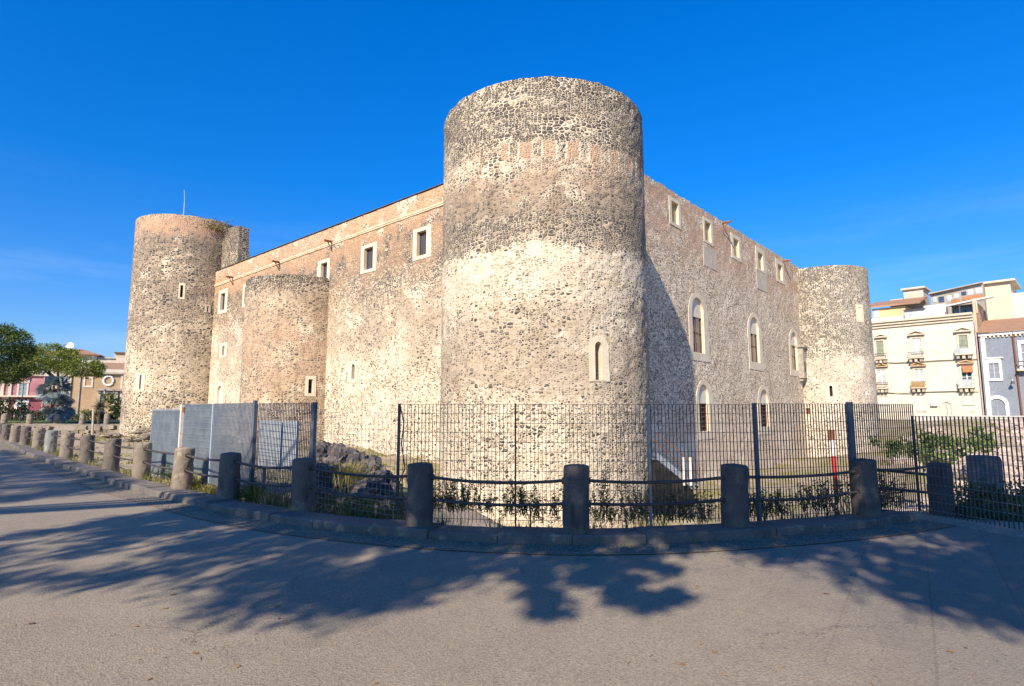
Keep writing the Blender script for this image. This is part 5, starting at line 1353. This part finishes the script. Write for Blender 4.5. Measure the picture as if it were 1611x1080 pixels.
# parked cars
M['car_paint'] = [mottled('pale_blue_car_paint', (0.48, 0.55, 0.64), (0.44, 0.51, 0.60), 0.5, 0.25, spec=0.6), mottled('silver_car_paint', (0.50, 0.52, 0.55), (0.46, 0.48, 0.51), 0.5, 0.25, spec=0.6), mottled('white_car_paint', (0.70, 0.72, 0.74), (0.66, 0.68, 0.70), 0.5, 0.25, spec=0.6)]
M['tyre'] = mottled('tyre', (0.02, 0.02, 0.02), (0.04, 0.04, 0.04), 3, 0.9)
def car(px, py, Y, rz, paint, lab):
    q = AT(px, py, Y); t = thing('parked_car', (q.x, q.y, 0.02), lab, 'car', 'cars parked before the houses', rz)
    def prism(pro, w0, w1):
        m = MB(); n = len(pro)
        a = [Vector((x, -w, z)) for (x, z), w in zip(pro, [w0 if z < 0.95 else w1 for _, z in pro])]; b = [Vector((p.x, -p.y, p.z)) for p in a]
        m.face(a); m.face(b[::-1])
        for i in range(n): j = (i + 1) % n; m.face([a[i], b[i], b[j], a[j]])
        return m
    prism([(-2.0, .3), (2.0, .3), (2.05, .55), (1.95, .78), (1.0, .93), (-1.9, .95), (-2.05, .7)], .86, .82).build('body', paint, t, local=True)
    g = prism([(1.0, .935), (.35, 1.42), (-1.2, 1.45), (-1.85, .955)], .82, .62).build('cabin_glass', M['castle_glass'], t, local=True)
    prism([(.38, 1.43), (.3, 1.48), (-1.15, 1.51), (-1.25, 1.455)], .62, .6).build('roof', paint, t, local=True)
    for x in (-1.25, 1.3):
        for s in (-1, 1):
            w = MB().tube([(x, s * .68, .31), (x, s * .87, .31)], .31, 14).build('wheel', M['tyre'], t, local=True)
            MB().tube([(x, s * .875, .31), (x, s * .885, .31)], .18, 12).build('rim', M['grey_paint'], w, local=True)
    for s in (-1, 1): MB().box((2.02, s * .6, .66), (.08, .3, .14)).build('headlight', M['white_board'], t, local=True)
car(40, 655, 96, R(-70), M['car_paint'][0], 'pale blue car before the arched portal of the pink house')
car(72, 656, 98, R(-70), M['car_paint'][1], 'silver car half hidden by the blue palms')
car(107, 655, 99, R(-25), M['car_paint'][2], 'white car parked before the left end of the ochre church')

# ------------------------------------------------------------------ buildings, far left
PB = Plane((-93.8, 105), (0.90, 0.436), (0.436, -0.90))
def plaster(name, c1, c2, c3=None, sc=0.5, wear=0.2): return mottled(name, c1, c2, sc, 0.9, 0.15, c3=c3, wear=wear, bscale=6)
M['pink'] = plaster('pink_render', (0.42, 0.19, 0.205), (0.35, 0.155, 0.175), (0.48, 0.29, 0.28))
M['deep_pink'] = plaster('deep_pink_render', (0.25, 0.075, 0.09), (0.20, 0.06, 0.075), (0.32, 0.14, 0.14))
M['ochre'] = plaster('ochre_render', (0.42, 0.30, 0.185), (0.37, 0.255, 0.15), (0.46, 0.37, 0.26))
M['trim'] = plaster('cream_trim', (0.62, 0.54, 0.43), (0.52, 0.44, 0.34), (0.40, 0.33, 0.25), 1.0)
M['greytrim'] = plaster('grey_stone_trim', (0.42, 0.37, 0.31), (0.32, 0.28, 0.23), (0.22, 0.19, 0.16), 1.0)
M['shutter'] = mottled('blue_shutter', (0.22, 0.30, 0.38), (0.16, 0.22, 0.28), 2.0, 0.6)
def tile_mat():
    n = N('terracotta_tiles'); co = n.coord()
    w = n.t.nodes.new('ShaderNodeTexWave'); n.set(w.inputs['Vector'], co); w.inputs['Scale'].default_value = 1.6; w.inputs['Distortion'].default_value = 0.6; w.bands_direction = 'DIAGONAL'
    col = n.mix(n.noise(co, 0.8, 5, 0.7), (0.34, 0.19, 0.125), (0.48, 0.31, 0.215)); col = n.mix(n.smooth(n.noise(co, 3, 4, 0.7), 0.5, 0.7), col, (0.25, 0.17, 0.12))
    n.bump(w.outputs[1], 0.8, 0.08); return n.fin(n.mix(n.math('MULTIPLY', w.outputs[1], 0.35), col, (0.2, 0.1, 0.06)), 0.9, 0.1)
M['tiles'] = tile_mat()
def pb(S, x0, x1, y0, y1, d0, d1, mat, name, parent, base=None):
    dm = d1
    a0, z1 = S.uv(x0, y0, dm); a1, _ = S.uv(x1, y0, dm); xm = (x0 + x1) / 2
    z1 = S.uv(xm, y0, dm)[1]; z0 = base if base is not None else S.uv(xm, y1, dm)[1]
    return MB().pbox(S, min(a0, a1), max(a0, a1), z0, z1, d0, d1).build(name, mat, parent)
def pwin(S, o, i, root, frame, pane, kind='rect', dout=0.10, depth=0.18, mull=1, bar=None):
    mk = (lambda r: rect(*r)) if kind == 'rect' else (lambda r: arch(*r))
    O, I = pxrect(S, *o), pxrect(S, *i)
    m = ring(S, mk(O), mk(I), dout, 0.012); w = m.build('window', frame, root)
    fill(S, mk(I), 0.02).build('pane', pane, w)
    if mull:
        m = MB(); um = (I[0] + I[1]) / 2; m.pbox(S, um - .05, um + .05, I[2], I[3] - (0.02 if kind == 'rect' else (I[1] - I[0]) * .1), 0.024, 0.07)
        for f in (0.36, 0.68): m.pbox(S, I[0], um - .05, I[2] + (I[3] - I[2]) * f - .03, I[2] + (I[3] - I[2]) * f + .03, 0.024, 0.06); m.pbox(S, um + .05, I[1], I[2] + (I[3] - I[2]) * f - .03, I[2] + (I[3] - I[2]) * f + .03, 0.024, 0.06)
        m.build('glazing_bars', bar or frame, w)
    return w
o0 = PB.uv(-60, 620)[0]; o1 = PB.uv(109.5, 620)[0]; zt = PB.uv(60, 592)[1]
pk = thing('pink_house', PB.P((o0 + o1) / 2, 0), 'two-storey pink house with arched portal and pale trim behind the pines', 'house')
zmid = PB.uv(60, 624)[1]
MB().pbox(PB, o0, o1, zmid, zt, -12, 0).build('upper_wall', M['pink'], pk)
MB().pbox(PB, o0, o1, -1, zmid - 0.003, -12, 0.06).build('ground_floor', M['deep_pink'], pk)
MB().pbox(PB, o0, o1, zmid - 0.15, zmid + 0.15, 0.002, 0.9).build('balcony_ledge', M['trim'], pk)
MB().pbox(PB, o0, o1, zt + 0.003, zt + 0.45, -12, 0.4).build('cornice', M['trim'], pk)
for (x0, x1) in ((40, 62), (84, 106)): pb(PB, x0, x1, 581, 591, -0.5, 0.1, M['greytrim'], 'attic_panel', pk)
for (x0, x1) in ((3, 8), (15, 20), (104, 109)): pb(PB, x0, x1, 592.5, 623, 0.002, 0.2, M['trim'], 'pilaster', pk)
pb(PB, 3, 14, 625, 655, 0.062, 0.3, M['trim'], 'quoin_block', pk)
pwin(PB, (27, 45, 600, 623), (30, 42, 603, 623), pk, M['trim'], M['shutter'])
pwin(PB, (74, 90, 597, 621), (77, 87, 600, 621), pk, M['trim'], M['dark_opening'])
pwin(PB, (-20, -6, 600, 623), (-17, -9, 603, 623), pk, M['trim'], M['shutter'])
pwin(PB, (23, 45, 629, 655), (26.5, 42, 638, 655), pk, M['white_paint'], M['dark_opening'], 'rect', 0.2)
O, I = pxrect(PB, 23, 45, 629, 640), pxrect(PB, 26, 42.5, 632, 640); m = ring(PB, arch(*O, flat=.8), arch(*I, flat=.8), 0.25, 0.1); w = m.build('fanlight', M['white_paint'], pk); fill(PB, arch(*I, flat=.8), 0.22).build('pane', M['white_board'], w)
s_, z_ = PB.uv(71, 592); MB().tube([PB.P(s_, z_, 0.15), PB.P(s_, 0, 0.15)], 0.09, 6).build('drainpipe', M['greytrim'], pk)
oc0, oc1 = PB.uv(110, 620)[0], PB.uv(235, 620)[0]; zc_ = PB.uv(170, 589)[1]
ch = thing('ochre_church', PB.P((oc0 + oc1) / 2, 0), 'plain ochre church front with oval wreath and stone portal beside the rear tower', 'church')
MB().pbox(PB, oc0, oc1, -1, zc_, -14, 0.1).build('front_wall', M['ochre'], ch)
MB().pbox(PB, oc0, oc1, zc_ + 0.003, zc_ + 0.35, -14, 0.7).build('cornice', M['greytrim'], ch); MB().pbox(PB, oc0, oc1, zc_ + 0.353, zc_ + 0.9, -14, 0.3).build('frieze', M['trim'], ch)
a_, b_ = PB.uv(157, 580)[0], oc1
m = MB(); m.face([PB.P(a_, zc_ + 0.95, 0.3), PB.P(b_, zc_ + 0.95, 0.3), PB.P(b_, zc_ + 2.6, -5), PB.P(a_, zc_ + 2.6, -5)]); m.face([PB.P(a_, zc_ + 0.9, 0.3), PB.P(a_, zc_ + 0.95, 0.3), PB.P(a_, zc_ + 2.6, -5), PB.P(a_, zc_ + 0.9, -5)]); m.build('roof', M['tiles'], ch)
pwin(PB, (131, 147, 593, 610), (134.5, 144, 596, 607), ch, M['trim'], M['dark_opening'], dout=0.22, bar=M['brown_wood'])
pb(PB, 125, 127.5, 590, 652, 0.102, 0.3, M['greytrim'], 'drainpipe', ch)
pb(PB, 110, 113, 590, 652, 0.102, 0.35, M['trim'], 'pilaster', ch); pb(PB, 190.5, 194, 590, 652, 0.102, 0.35, M['trim'], 'pilaster', ch)
su, sz = PB.uv(171, 599.5); m = MB(); rx, rz = (PB.uv(180, 600)[0] - PB.uv(162, 600)[0]) / 2, (PB.uv(171, 591)[1] - PB.uv(171, 608)[1]) / 2
pts = [PB.P(su + rx * .85 * math.cos(2 * math.pi * k / 24), sz + rz * .85 * math.sin(2 * math.pi * k / 24), 0.2) for k in range(25)]
m.tube(pts, [0.16 + 0.05 * (k % 2) for k in range(25)], 8); m.build('wreath', M['white_paint'], ch)
pb(PB, 152, 196, 611.5, 615, 0.102, 0.9, M['greytrim'], 'entablature', ch)
for x0 in (153.5, 181): pb(PB, x0, x0 + 5, 615.3, 652, 0.102, 0.6, M['greytrim'], 'portal_column', ch)
pwin(PB, (158.7, 181, 617, 652), (161, 178.5, 620, 652), ch, M['trim'], M['ochre'], dout=0.3, mull=0)
su, sz = PB.uv(169.5, 627); m = MB(); m.tube([PB.P(su, sz, 0.03), PB.P(su, sz, 0.16)], 0.42, 14); m.build('medallion', M['trim'], ch)
# houses behind
HB2 = Plane((-105, 135), (0.90, 0.436), (0.436, -0.90))
h1 = thing('tiled_house', HB2.P(HB2.uv(125, 600)[0], 0), 'white house with a low terracotta hip roof and a dish, showing above the pine', 'house')
a_, zt_ = HB2.uv(70, 556); b_ = HB2.uv(153, 557)[0]
MB().pbox(HB2, a_, b_, 0, zt_, -14, 0).build('wall', M['white_paint'], h1)
pkz = HB2.uv(108, 545)[1]; ca = HB2.uv(100, 546)[0]
m = MB(); q = HB2.P; A_, B_, C_, D_ = q(a_ - .8, zt_, .9), q(b_ + .8, zt_, .9), q(b_ + .8, zt_, -14.5), q(a_ - .8, zt_, -14.5); r1, r2 = q(ca - 1, pkz, -7), q(ca + 2.5, pkz, -7)
for f in ((A_, B_, r2, r1), (B_, C_, r2), (C_, D_, r1, r2), (D_, A_, r1)): m.face(f)
m.build('roof', M['tiles'], h1)
MB().pbox(HB2, a_ - .85, b_ + .85, zt_ - .25, zt_ - .01, -14, 0.95).build('eaves', M['brown_wood'], h1)
qd = AT(110, 545, 138); dd = thing('satellite_dish', qd, 'round white satellite dish on the terracotta roof above the pine', 'dish')
m = MB(); m.lathe(qd, [(0.02, 0), (0.6, .12), (0.9, .35)], 14, cap=False); dm = m.build('bowl', M['white_paint'], dd); dm.rotation_euler = (R(70), 0, R(20)); MB().tube([qd + Vector((0, 0, -1.2)), qd], 0.06, 6).build('mast', M['grey_paint'], dd)
h2 = thing('flat_roofed_house', HB2.P(HB2.uv(176, 600)[0], 0), 'beige flat-roofed house stepping up behind the church beside the rear tower', 'house')
pb(HB2, 154, 235, 563.5, 600, -10, 0, M['trim'], 'lower_block', h2, 0.0); pb(HB2, 180, 235, 556, 600, -9, -1, plaster('beige_block', (0.46, 0.39, 0.31), (0.40, 0.33, 0.26)), 'upper_block', h2, 5.0)
pb(HB2, 154, 180, 563, 564.5, 0.003, 0.3, M['greytrim'], 'ledge', h2); pb(HB2, 180, 235, 555, 557, -0.99, -0.6, M['brown_wood'], 'ledge', h2)
pwin(HB2, (185, 194, 572, 580), (186.5, 192.5, 573.5, 579), h2, M['trim'], M['dark_opening'], mull=0)

# ------------------------------------------------------------------ buildings, right
PP = Plane((60.7, 75), (0.695, -0.719), (-0.719, -0.695))
M['cream'] = plaster('cream_render', (0.635, 0.575, 0.475), (0.59, 0.53, 0.43), (0.53, 0.46, 0.37), 0.35)
M['creamwhite'] = plaster('pale_ground_floor_render', (0.60, 0.55, 0.465), (0.55, 0.50, 0.415), (0.42, 0.36, 0.29), 0.4)
M['bluegrey'] = plaster('blue_grey_render', (0.21, 0.235, 0.285), (0.18, 0.205, 0.25), (0.26, 0.28, 0.32), 0.4)
M['greenshut'] = mottled('grey_green_shutter', (0.26, 0.28, 0.22), (0.20, 0.22, 0.17), 2.0, 0.7)
M['palewin'] = mottled('pale_window', (0.50, 0.52, 0.52), (0.34, 0.38, 0.40), 0.8, 0.3)
M['orange'] = mottled('orange_awning', (0.42, 0.20, 0.10), (0.35, 0.16, 0.08), 1.0, 0.8)
zg = 0.2
s0, s1 = PP.uv(1335, 600)[0], PP.uv(1540.5, 600)[0]
zc1 = PP.uv(1450, 511)[1]; zf1 = PP.uv(1450, 617)[1]
pz = thing('cream_palazzo', PP.P((s0 + s1) / 2, zg), 'three-storey cream palazzo with pedimented balcony windows right of the far tower', 'palazzo')
MB().pbox(PP, s0, s1, zf1, zc1, -14, 0).build('upper_wall', M['cream'], pz)
MB().pbox(PP, s0, s1, zg - 2, zf1 - 0.003, -14, 0.05).build('ground_floor', M['creamwhite'], pz)
for k, (za, zb, d) in enumerate(((0.003, 0.35, 0.25), (0.353, 0.7, 0.5), (0.703, 1.0, 0.75))): MB().pbox(PP, s0, s1, zc1 + za, zc1 + zb, -14, d).build('cornice', M['trim'], pz)
MB().pbox(PP, s0, s1, zf1 - 0.1, zf1 + 0.12, 0.002, 0.14).build('string_course', M['trim'], pz)
zs = PP.uv(1450, 569.5)[1]; MB().pbox(PP, s0, s1, zs - .06, zs + .06, 0.002, 0.10).build('string_course', M['trim'], pz)
def railing(S, a, b, z0, z1, d, mat, par, solid=None):
    m = MB(); m.pbox(S, a, b, z1 - .05, z1, d - .04, d); m.pbox(S, a, b, z0, z0 + .04, d - .04, d)
    n = max(4, int((b - a) / .14))
    for k in range(n + 1):
        q = a + (b - a) * k / n; m.pbox(S, q - .015, q + .015, z0 + .041, z1 - .051, d - .03, d - .005)
    for e in (a, b): m.pbox(S, e - .02, e + .02, z1 - .05, z1 - .001, 0.15, d - .041); m.pbox(S, e - .02, e + .02, z0 + .2, z0 + .24, 0.15, d - .041)
    r_ = m.build('railing', mat, par)
    if solid: MB().pbox(S, a + .05, b - .05, z0 + .05, z1 - .1, d - .06, d - .043).build('screen', solid, r_)
BW = [((1379.2, 1390.3, 536.7, 560), (1376.7, 1395.9, 527, 532), (1378, 1396.7, 557, 565), 'greenshut', None, 'fence_dark'),
      ((1435.7, 1449.7, 532.3, 557), (1428.5, 1455, 521.8, 528), (1430, 1454.5, 554.5, 563), 'palewin', None, 'fence_blue'),
      ((1508.9, 1522.7, 527.4, 552), (1501, 1528.6, 516.3, 522.8), (1503.4, 1530.8, 548, 557.5), 'greenshut', 'palewin', 'grey_paint'),
      ((1381, 1393.7, 582, 605), (1379, 1397, 573.5, 578), (1381, 1398, 602, 611), 'palewin', None, 'brown_wood'),
      ((1439.7, 1453, 581, 605), (1433.7, 1457.4, 571, 577), (1435, 1458, 600.5, 610), 'palewin', 'amber_blind', 'brown_wood'),
      ((1513.8, 1528.6, 576.3, 603), (1507, 1532.3, 568.5, 573), (1508.6, 1533.8, 597, 609.5), 'castle_glass', 'palewin', 'grey_paint')]
for (o, p_, bl, pane, scr, rmat) in BW:
    x0, x1, y0, y1 = o; dx = (x1 - x0) * .22
    w = pwin(PP, (x0 - dx, x1 + dx, y0 - 2.6, y1), o, pz, M['trim'] if y0 < 560 else M['cream'], M[pane], dout=0.14, bar=M['white_paint'] if pane != 'greenshut' else M['greenshut'])
    a, b, z0, z1 = pxrect(PP, p_[0], p_[1], p_[2], p_[3])
    m = MB(); u = (a + b) / 2; P = PP.P
    m.hexa([P(a, z0, .5), P(b, z0, .5), P(b, z0, .002), P(a, z0, .002), P(a, z0 + .16, .5), P(b, z0 + .16, .5), P(b, z0 + .16, .002), P(a, z0 + .16, .002)])
    zz = z0 + .163
    m.face([P(a + .1, zz, .2), P(b - .1, zz, .2), P(u, z1 - .12, .2)])
    for (q0, q1) in ((a, u), (u, b)):
        zA, zB = (zz, z1) if q0 == a else (z1, zz)
        m.hexa([P(q0, zA - .02, .5), P(q1, zB - .02, .5), P(q1, zB - .02, .002), P(q0, zA - .02, .002), P(q0, zA + .14, .5), P(q1, zB + .14, .5), P(q1, zB + .14, .002), P(q0, zA + .14, .002)])
    m.build('pediment', M['trim'] if p_[2] < 560 else mottled('tan_pediment', (0.50, 0.36, 0.22), (0.40, 0.28, 0.17), 1.0, 0.9), pz)
    a, b, z0, z1 = pxrect(PP, *bl)
    bal = MB().pbox(PP, a, b, z0 - .14, z0, .052 if z0 < zf1 else .002, .95).build('balcony', M['trim'], pz)
    m = MB()
    for k in range(3):
        q = a + (b - a) * (k + .5) / 3; m.pbox(PP, q - .16, q + .16, z0 - .62, z0 - .143, .002, .75)
    for k in range(3):
        q = a + (b - a) * (k + .5) / 3; MB().pbox(PP, q - .16, q + .16, z0 - .62, z0 - .143, .002, .75 if k != 1 else .76).build('bracket', M['trim'] if k % 2 else M['greytrim'], bal)
    railing(PP, a + .03, b - .03, z0 + .003, z1, .92, M[rmat], bal, M[scr] if scr else None) if False else None
    n_ = max(5, int((b - a) / .14)); m = MB(); m.pbox(PP, a + .03, b - .03, z1 - .05, z1, .88, .92); m.pbox(PP, a + .03, b - .03, z0 + .003, z0 + .043, .88, .92)
    for k in range(n_ + 1):
        q = a + .05 + (b - a - .1) * k / n_; m.pbox(PP, q - .014, q + .014, z0 + .045, z1 - .052, .885, .91)
    for e in (a + .05, b - .05): m.pbox(PP, e - .02, e + .02, z1 - .05, z1 - .002, .002 if z0 > zf1 else .06, .878); 
    m.build('railing', M[rmat], bal)
    if scr: MB().pbox(PP, a + .08, b - .08, z0 + .05, z1 - .1, .862, .876).build('screen', M[scr], bal)
pb(PP, 1513.4, 1529, 575.8, 586, 0.15, 0.55, M['orange'], 'awning', pz)
for o in ((1384, 1396.7, 623, 636), (1442.6, 1454.5, 622, 648), (1516.7, 1530.8, 622, 635.5)):
    x0, x1, y0, y1 = o; pwin(PP, (x0 - 2.5, x1 + 2.5, y0 - 2.5, y1 + (2 if y1 < 640 else 0)), o, pz, M['creamwhite'], M['palewin'] if x0 != 1442.6 else M['greenshut'], dout=0.18, bar=M['white_paint'])
pwin(PP, (1479.5, 1501.5, 629.5, 662), (1483.4, 1497.5, 633, 662), pz, M['creamwhite'], M['grey_paint'], 'arch', 0.2, bar=M['fence_grey'])
ac = thing('air_conditioner', PP.P(PP.uv(1469, 636)[0], PP.uv(1469, 639)[1], .3), 'white air conditioning unit on the ground-floor wall of the cream palazzo', 'air conditioner')
pb(PP, 1463.4, 1474.5, 632.3, 638.8, 0.12, 0.5, M['white_paint'], 'casing', ac)
su, sz = PP.uv(1467.5, 635.5, 0.5); MB().tube([PP.P(su, sz, .505), PP.P(su, sz, .53)], .24, 14).build('fan_grille', M['grey_paint'], ac)
# cables drooping along the facade
for (pts, lab) in (([(1372, 617), (1400, 618.5), (1430, 620), (1460, 617), (1500, 616), (1540, 617)], 'lower black cable drooping along the cream palazzo facade'), ([(1372, 570), (1410, 571), (1450, 569), (1480, 567), (1540, 565)], 'upper black cable drooping along the cream palazzo facade')):
    o = MB().tube([PP.P(*PP.uv(x, y, .22), .22) for x, y in pts], .035, 5).build('facade_cable', M['fence_dark']); tag(o, lab, 'cable')
s_, z_ = PP.uv(1533.5, 505); MB().tube([PP.P(s_, z_, .2), PP.P(s_ + .02, zg, .2)], .09, 6).build('drainpipe', mottled('pinkish_drainpipe', (0.46, 0.36, 0.31), (0.38, 0.30, 0.26), 1, .8), pz)
# rooftop additions of the palazzo
pent = pb(PP, 1372, 1424, 484, 512, -8, -4, plaster('yellow_render', (0.60, 0.47, 0.26), (0.53, 0.41, 0.22)), 'yellow_attic', pz, zc1 + 1.0)
pb(PP, 1374, 1383, 487, 500, -4, -3.93, M['palewin'], 'pane', pent); 
P = PP.P; S_ = lambda x, y, d: PP.uv(x, y, d)
m = MB(); a, z0 = S_(1360, 486, -3.4); b, _ = S_(1448, 489, -3.4); m.hexa([P(a, z0, -3.4), P(b, z0 - .1, -3.4), P(b, z0 + 1.5, -9), P(a, z0 + 1.5, -9), P(a, z0 + .2, -3.4), P(b, z0 + .1, -3.4), P(b, z0 + 1.7, -9), P(a, z0 + 1.7, -9)]); m.build('attic_roof', M['tiles'], pz)
pb(PP, 1350, 1421, 500.5, 512, -2.2, -2, M['white_paint'], 'roof_parapet', pz, zc1 + 1.0)
st_ = pb(PP, 1421, 1452, 455, 500, -13, -9, plaster('grey_cream_render', (0.52, 0.46, 0.38), (0.44, 0.39, 0.32), (0.62, 0.57, 0.48)), 'stair_tower', pz, zc1 + 1.0)
pb(PP, 1416.5, 1455, 452.3, 455, -13.3, -8.6, M['trim'], 'roof_slab', st_); pb(PP, 1400, 1421, 471, 500, -12.5, -9.6, M['trim'], 'side_block', st_, zc1 + 1.0)
ph = plaster('concrete_grey', (0.34, 0.31, 0.28), (0.27, 0.25, 0.225), (0.42, 0.38, 0.34))
a, zA = S_(1464, 464, -8); b, zB = S_(1546, 446, -8); zl = zc1 + 1.0
m = MB(); m.hexa([P(a, zl, -8), P(b, zl, -8), P(b, zl, -14), P(a, zl, -14), P(a, zA, -8), P(b, zB, -8), P(b, zB, -14), P(a, zA, -14)]); pent2 = m.build('penthouse', ph, pz)
m = MB(); m.hexa([P(a - .2, zA + .003, -7.4), P(b, zB + .003, -7.4), P(b, zB + .003, -14), P(a - .2, zA + .003, -14), P(a - .2, zA + .15, -7.4), P(b, zB + .15, -7.4), P(b, zB + .15, -14), P(a - .2, zA + .15, -14)]); m.build('roof_slab', M['greytrim'], pent2)
for (x0, x1, y0, y1, mt) in ((1467, 1473, 468, 476, 'palewin'), (1476, 1485, 467, 476, 'castle_glass'), (1489, 1497, 465, 475, 'palewin'), (1500, 1509, 462, 469, 'palewin'), (1512, 1520, 459, 465, 'castle_glass'), (1522, 1531, 456, 464, 'palewin'), (1534, 1545, 453, 462, 'palewin'), (1496, 1510, 471, 477, 'orange'), (1513, 1546, 465, 472, 'orange')):
    pb(PP, x0, x1, y0, y1, -8, -7.95, M[mt], 'pane', pent2)
a, zA = S_(1487, 482.5, -1.6); b, zB = S_(1559, 467.5, -1.6)
m = MB(); m.hexa([P(a, zA, -1.6), P(b, zB, -1.6), P(b, zB + .5, -6), P(a, zA + .5, -6), P(a, zA + .16, -1.6), P(b, zB + .16, -1.6), P(b, zB + .66, -6), P(a, zA + .66, -6)]); ver = m.build('veranda_roof', M['white_paint'], pz)
for x in (1490, 1510, 1531): 
    u, _ = S_(x, 490, -1.7); MB().pbox(PP, u - .07, u + .07, zc1 + 1.0, zA - .05 if x == 1490 else zA + .1, -1.84, -1.7).build('veranda_post', M['fence_dark'], ver)
pb(PP, 1453, 1487, 480, 500, -4.2, -4, M['white_paint'], 'awning_sheet', ver, zc1 + 1.0); pb(PP, 1497, 1534, 480, 497, -4.5, -4.2, M['castle_glass'], 'veranda_glazing', ver, zc1 + 1.0)
pb(PP, 1422, 1454, 487.5, 497, -2.9, -2.7, M['palewin'], 'roof_shed', pz, zc1 + 1.0); pb(PP, 1421, 1455, 486.3, 487.8, -3.3, -2.4, M['fence_dark'], 'shed_roof', pz)
u0, zA = S_(1536, 477, -0.4); u1, _ = S_(1561, 477, -0.4)
m = MB(); m.pbox(PP, s1 + .003, s1 + .3, zc1 - 1.6, zc1 + 2.6, -9, -0.4); m.build('brick_flank', masonry('flank_brick', [(0, 0), (1, 0)], [(0, 0), (1, 0)], [(0, 2), (1, 2)], brcol=((0.36, 0.17, 0.10), (0.45, 0.26, 0.17))), pz)
m = MB(); m.face([P(s1 + .305, zc1 - 1.6, -9), P(s1 + .305, zc1 - 1.6, -0.4), P(s1 + .305, zc1 + 2.5, -0.4), P(s1 + .305, zc1 + 2.5, -9)], 0, [(0, 0), (8.6, 0), (8.6, 4), (0, 4)]); m.build('flank_face', bpy.data.materials['flank_brick'], pz)
pb(PP, 1529, 1536, 470, 512, -1.4, -0.9, M['trim'], 'chimney', pz, zc1 + 1.0)
# tall cream block behind
PC = Plane(PP.P(0, 0, -10).xy, PP.e.xy, PP.n.xy)
cb = thing('cream_block', PC.P(PC.uv(1590, 480)[0], 0), 'tall plain cream block with flat projecting roof slab rising behind the blue-grey house', 'building')
M['creamblock'] = plaster('plain_cream_render', (0.60, 0.515, 0.39), (0.55, 0.47, 0.355), (0.46, 0.39, 0.30))
pb(PC, 1548, 1589, 444.5, 520, -8, 0, M['creamblock'], 'front_tower', cb, 2.0); pb(PC, 1544, 1597, 441, 444, -8.5, .6, M['trim'], 'roof_slab', cb); pb(PC, 1589, 1760, 453, 520, -9, -.3, M['creamwhite'], 'side_wing', cb, 2.0)
# blue-grey house
a, b = s1 + 0.35, PP.uv(1760, 600)[0]; ze = PP.uv(1580, 527)[1]
bh = thing('blue_grey_house', P((a + b) / 2, zg), 'two-storey blue-grey house with terracotta roof and white trim at the right edge', 'house')
MB().pbox(PP, a, b, zg - 2, ze, -9, 0.03).build('front_wall', M['bluegrey'], bh)
pb(PP, 1541.8, 1548.5, 528, 660, 0.033, 0.16, M['white_paint'], 'pilaster', bh, zg - 1)
MB().pbox(PP, a, b, ze + .003, ze + .4, -9, .3).build('cornice', M['white_paint'], bh)
for k in range(40):
    u = a + .25 + k * .42
    if u < b: MB().pbox(PP, u, u + .2, ze - .28, ze - .003, .032, .25).build('dentil', M['trim'], bh)
m = MB(); m.hexa([P(a, ze + .403, .6), P(b, ze + .403, .6), P(b, ze + 2.6, -6), P(a, ze + 2.6, -6), P(a, ze + .55, .6), P(b, ze + .55, .6), P(b, ze + 2.75, -6), P(a, ze + 2.75, -6)]); m.build('roof', M['tiles'], bh)
pwin(PP, (1550, 1576.7, 564.5, 599.5), (1556, 1572.5, 571.7, 596), bh, M['white_paint'], M['castle_glass'], dout=.2, bar=M['grey_paint']); pb(PP, 1548.5, 1578, 562.5, 564.3, .034, .35, M['white_paint'], 'window_hood', bh)
pwin(PP, (1552.5, 1588, 622.5, 664), (1557.5, 1582.5, 627.5, 664), bh, M['white_paint'], M['grey_paint'], 'arch', .2, bar=M['fence_grey'])
pwin(PP, (1602.5, 1640, 535, 582), (1608, 1634, 541, 582), bh, M['white_paint'], M['greenshut'], dout=.2); pb(PP, 1600, 1643, 580, 583, .034, 1.0, M['trim'], 'balcony', bh); pb(PP, 1601, 1642, 567, 569, .9, .95, M['fence_dark'], 'railing', bh)
s_, z_ = PP.uv(1593.5, 523); s2, _ = PP.uv(1605, 640); MB().tube([P(s_, z_, .22), P((s_ * .9 + s2 * .1), z_ - 2, .22), P(s_ + .1, zg, .22)], .1, 6).build('drainpipe', M['brown_wood'], bh)
wl_ = thing('wall_lamp', P(PP.uv(1592, 600)[0], PP.uv(1592, 600)[1], .3), 'small bracket lamp on the blue-grey house right of its arched door', 'lamp')
u, z = PP.uv(1594, 600); MB().tube([P(u, z, .04), P(u, z + .2, .5), P(u, z, .8)], .04, 6).build('bracket', M['white_paint'], wl_); MB().lathe(P(u, z - .35, .8), [(.25, 0), (.12, .3), (.03, .38)], 10).build('lamp_shade', M['fence_dark'], wl_)
# low street wall in front of the palazzo, parked van glimpsed through the grating
LW = Plane(PP.P(0, 0, 9).xy, PP.e.xy, PP.n.xy)
a, b = LW.uv(1440, 650)[0], LW.uv(1680, 650)[0]
MBo = MB(); MBo.pbox(LW, a, b, -.5, LW.uv(1540, 654)[1], -.3, 0); tag(MBo.build('street_wall', plaster('pale_street_wall', (0.50, 0.47, 0.44), (0.42, 0.40, 0.38))), 'low pale wall along the street below the cream palazzo', 'wall')
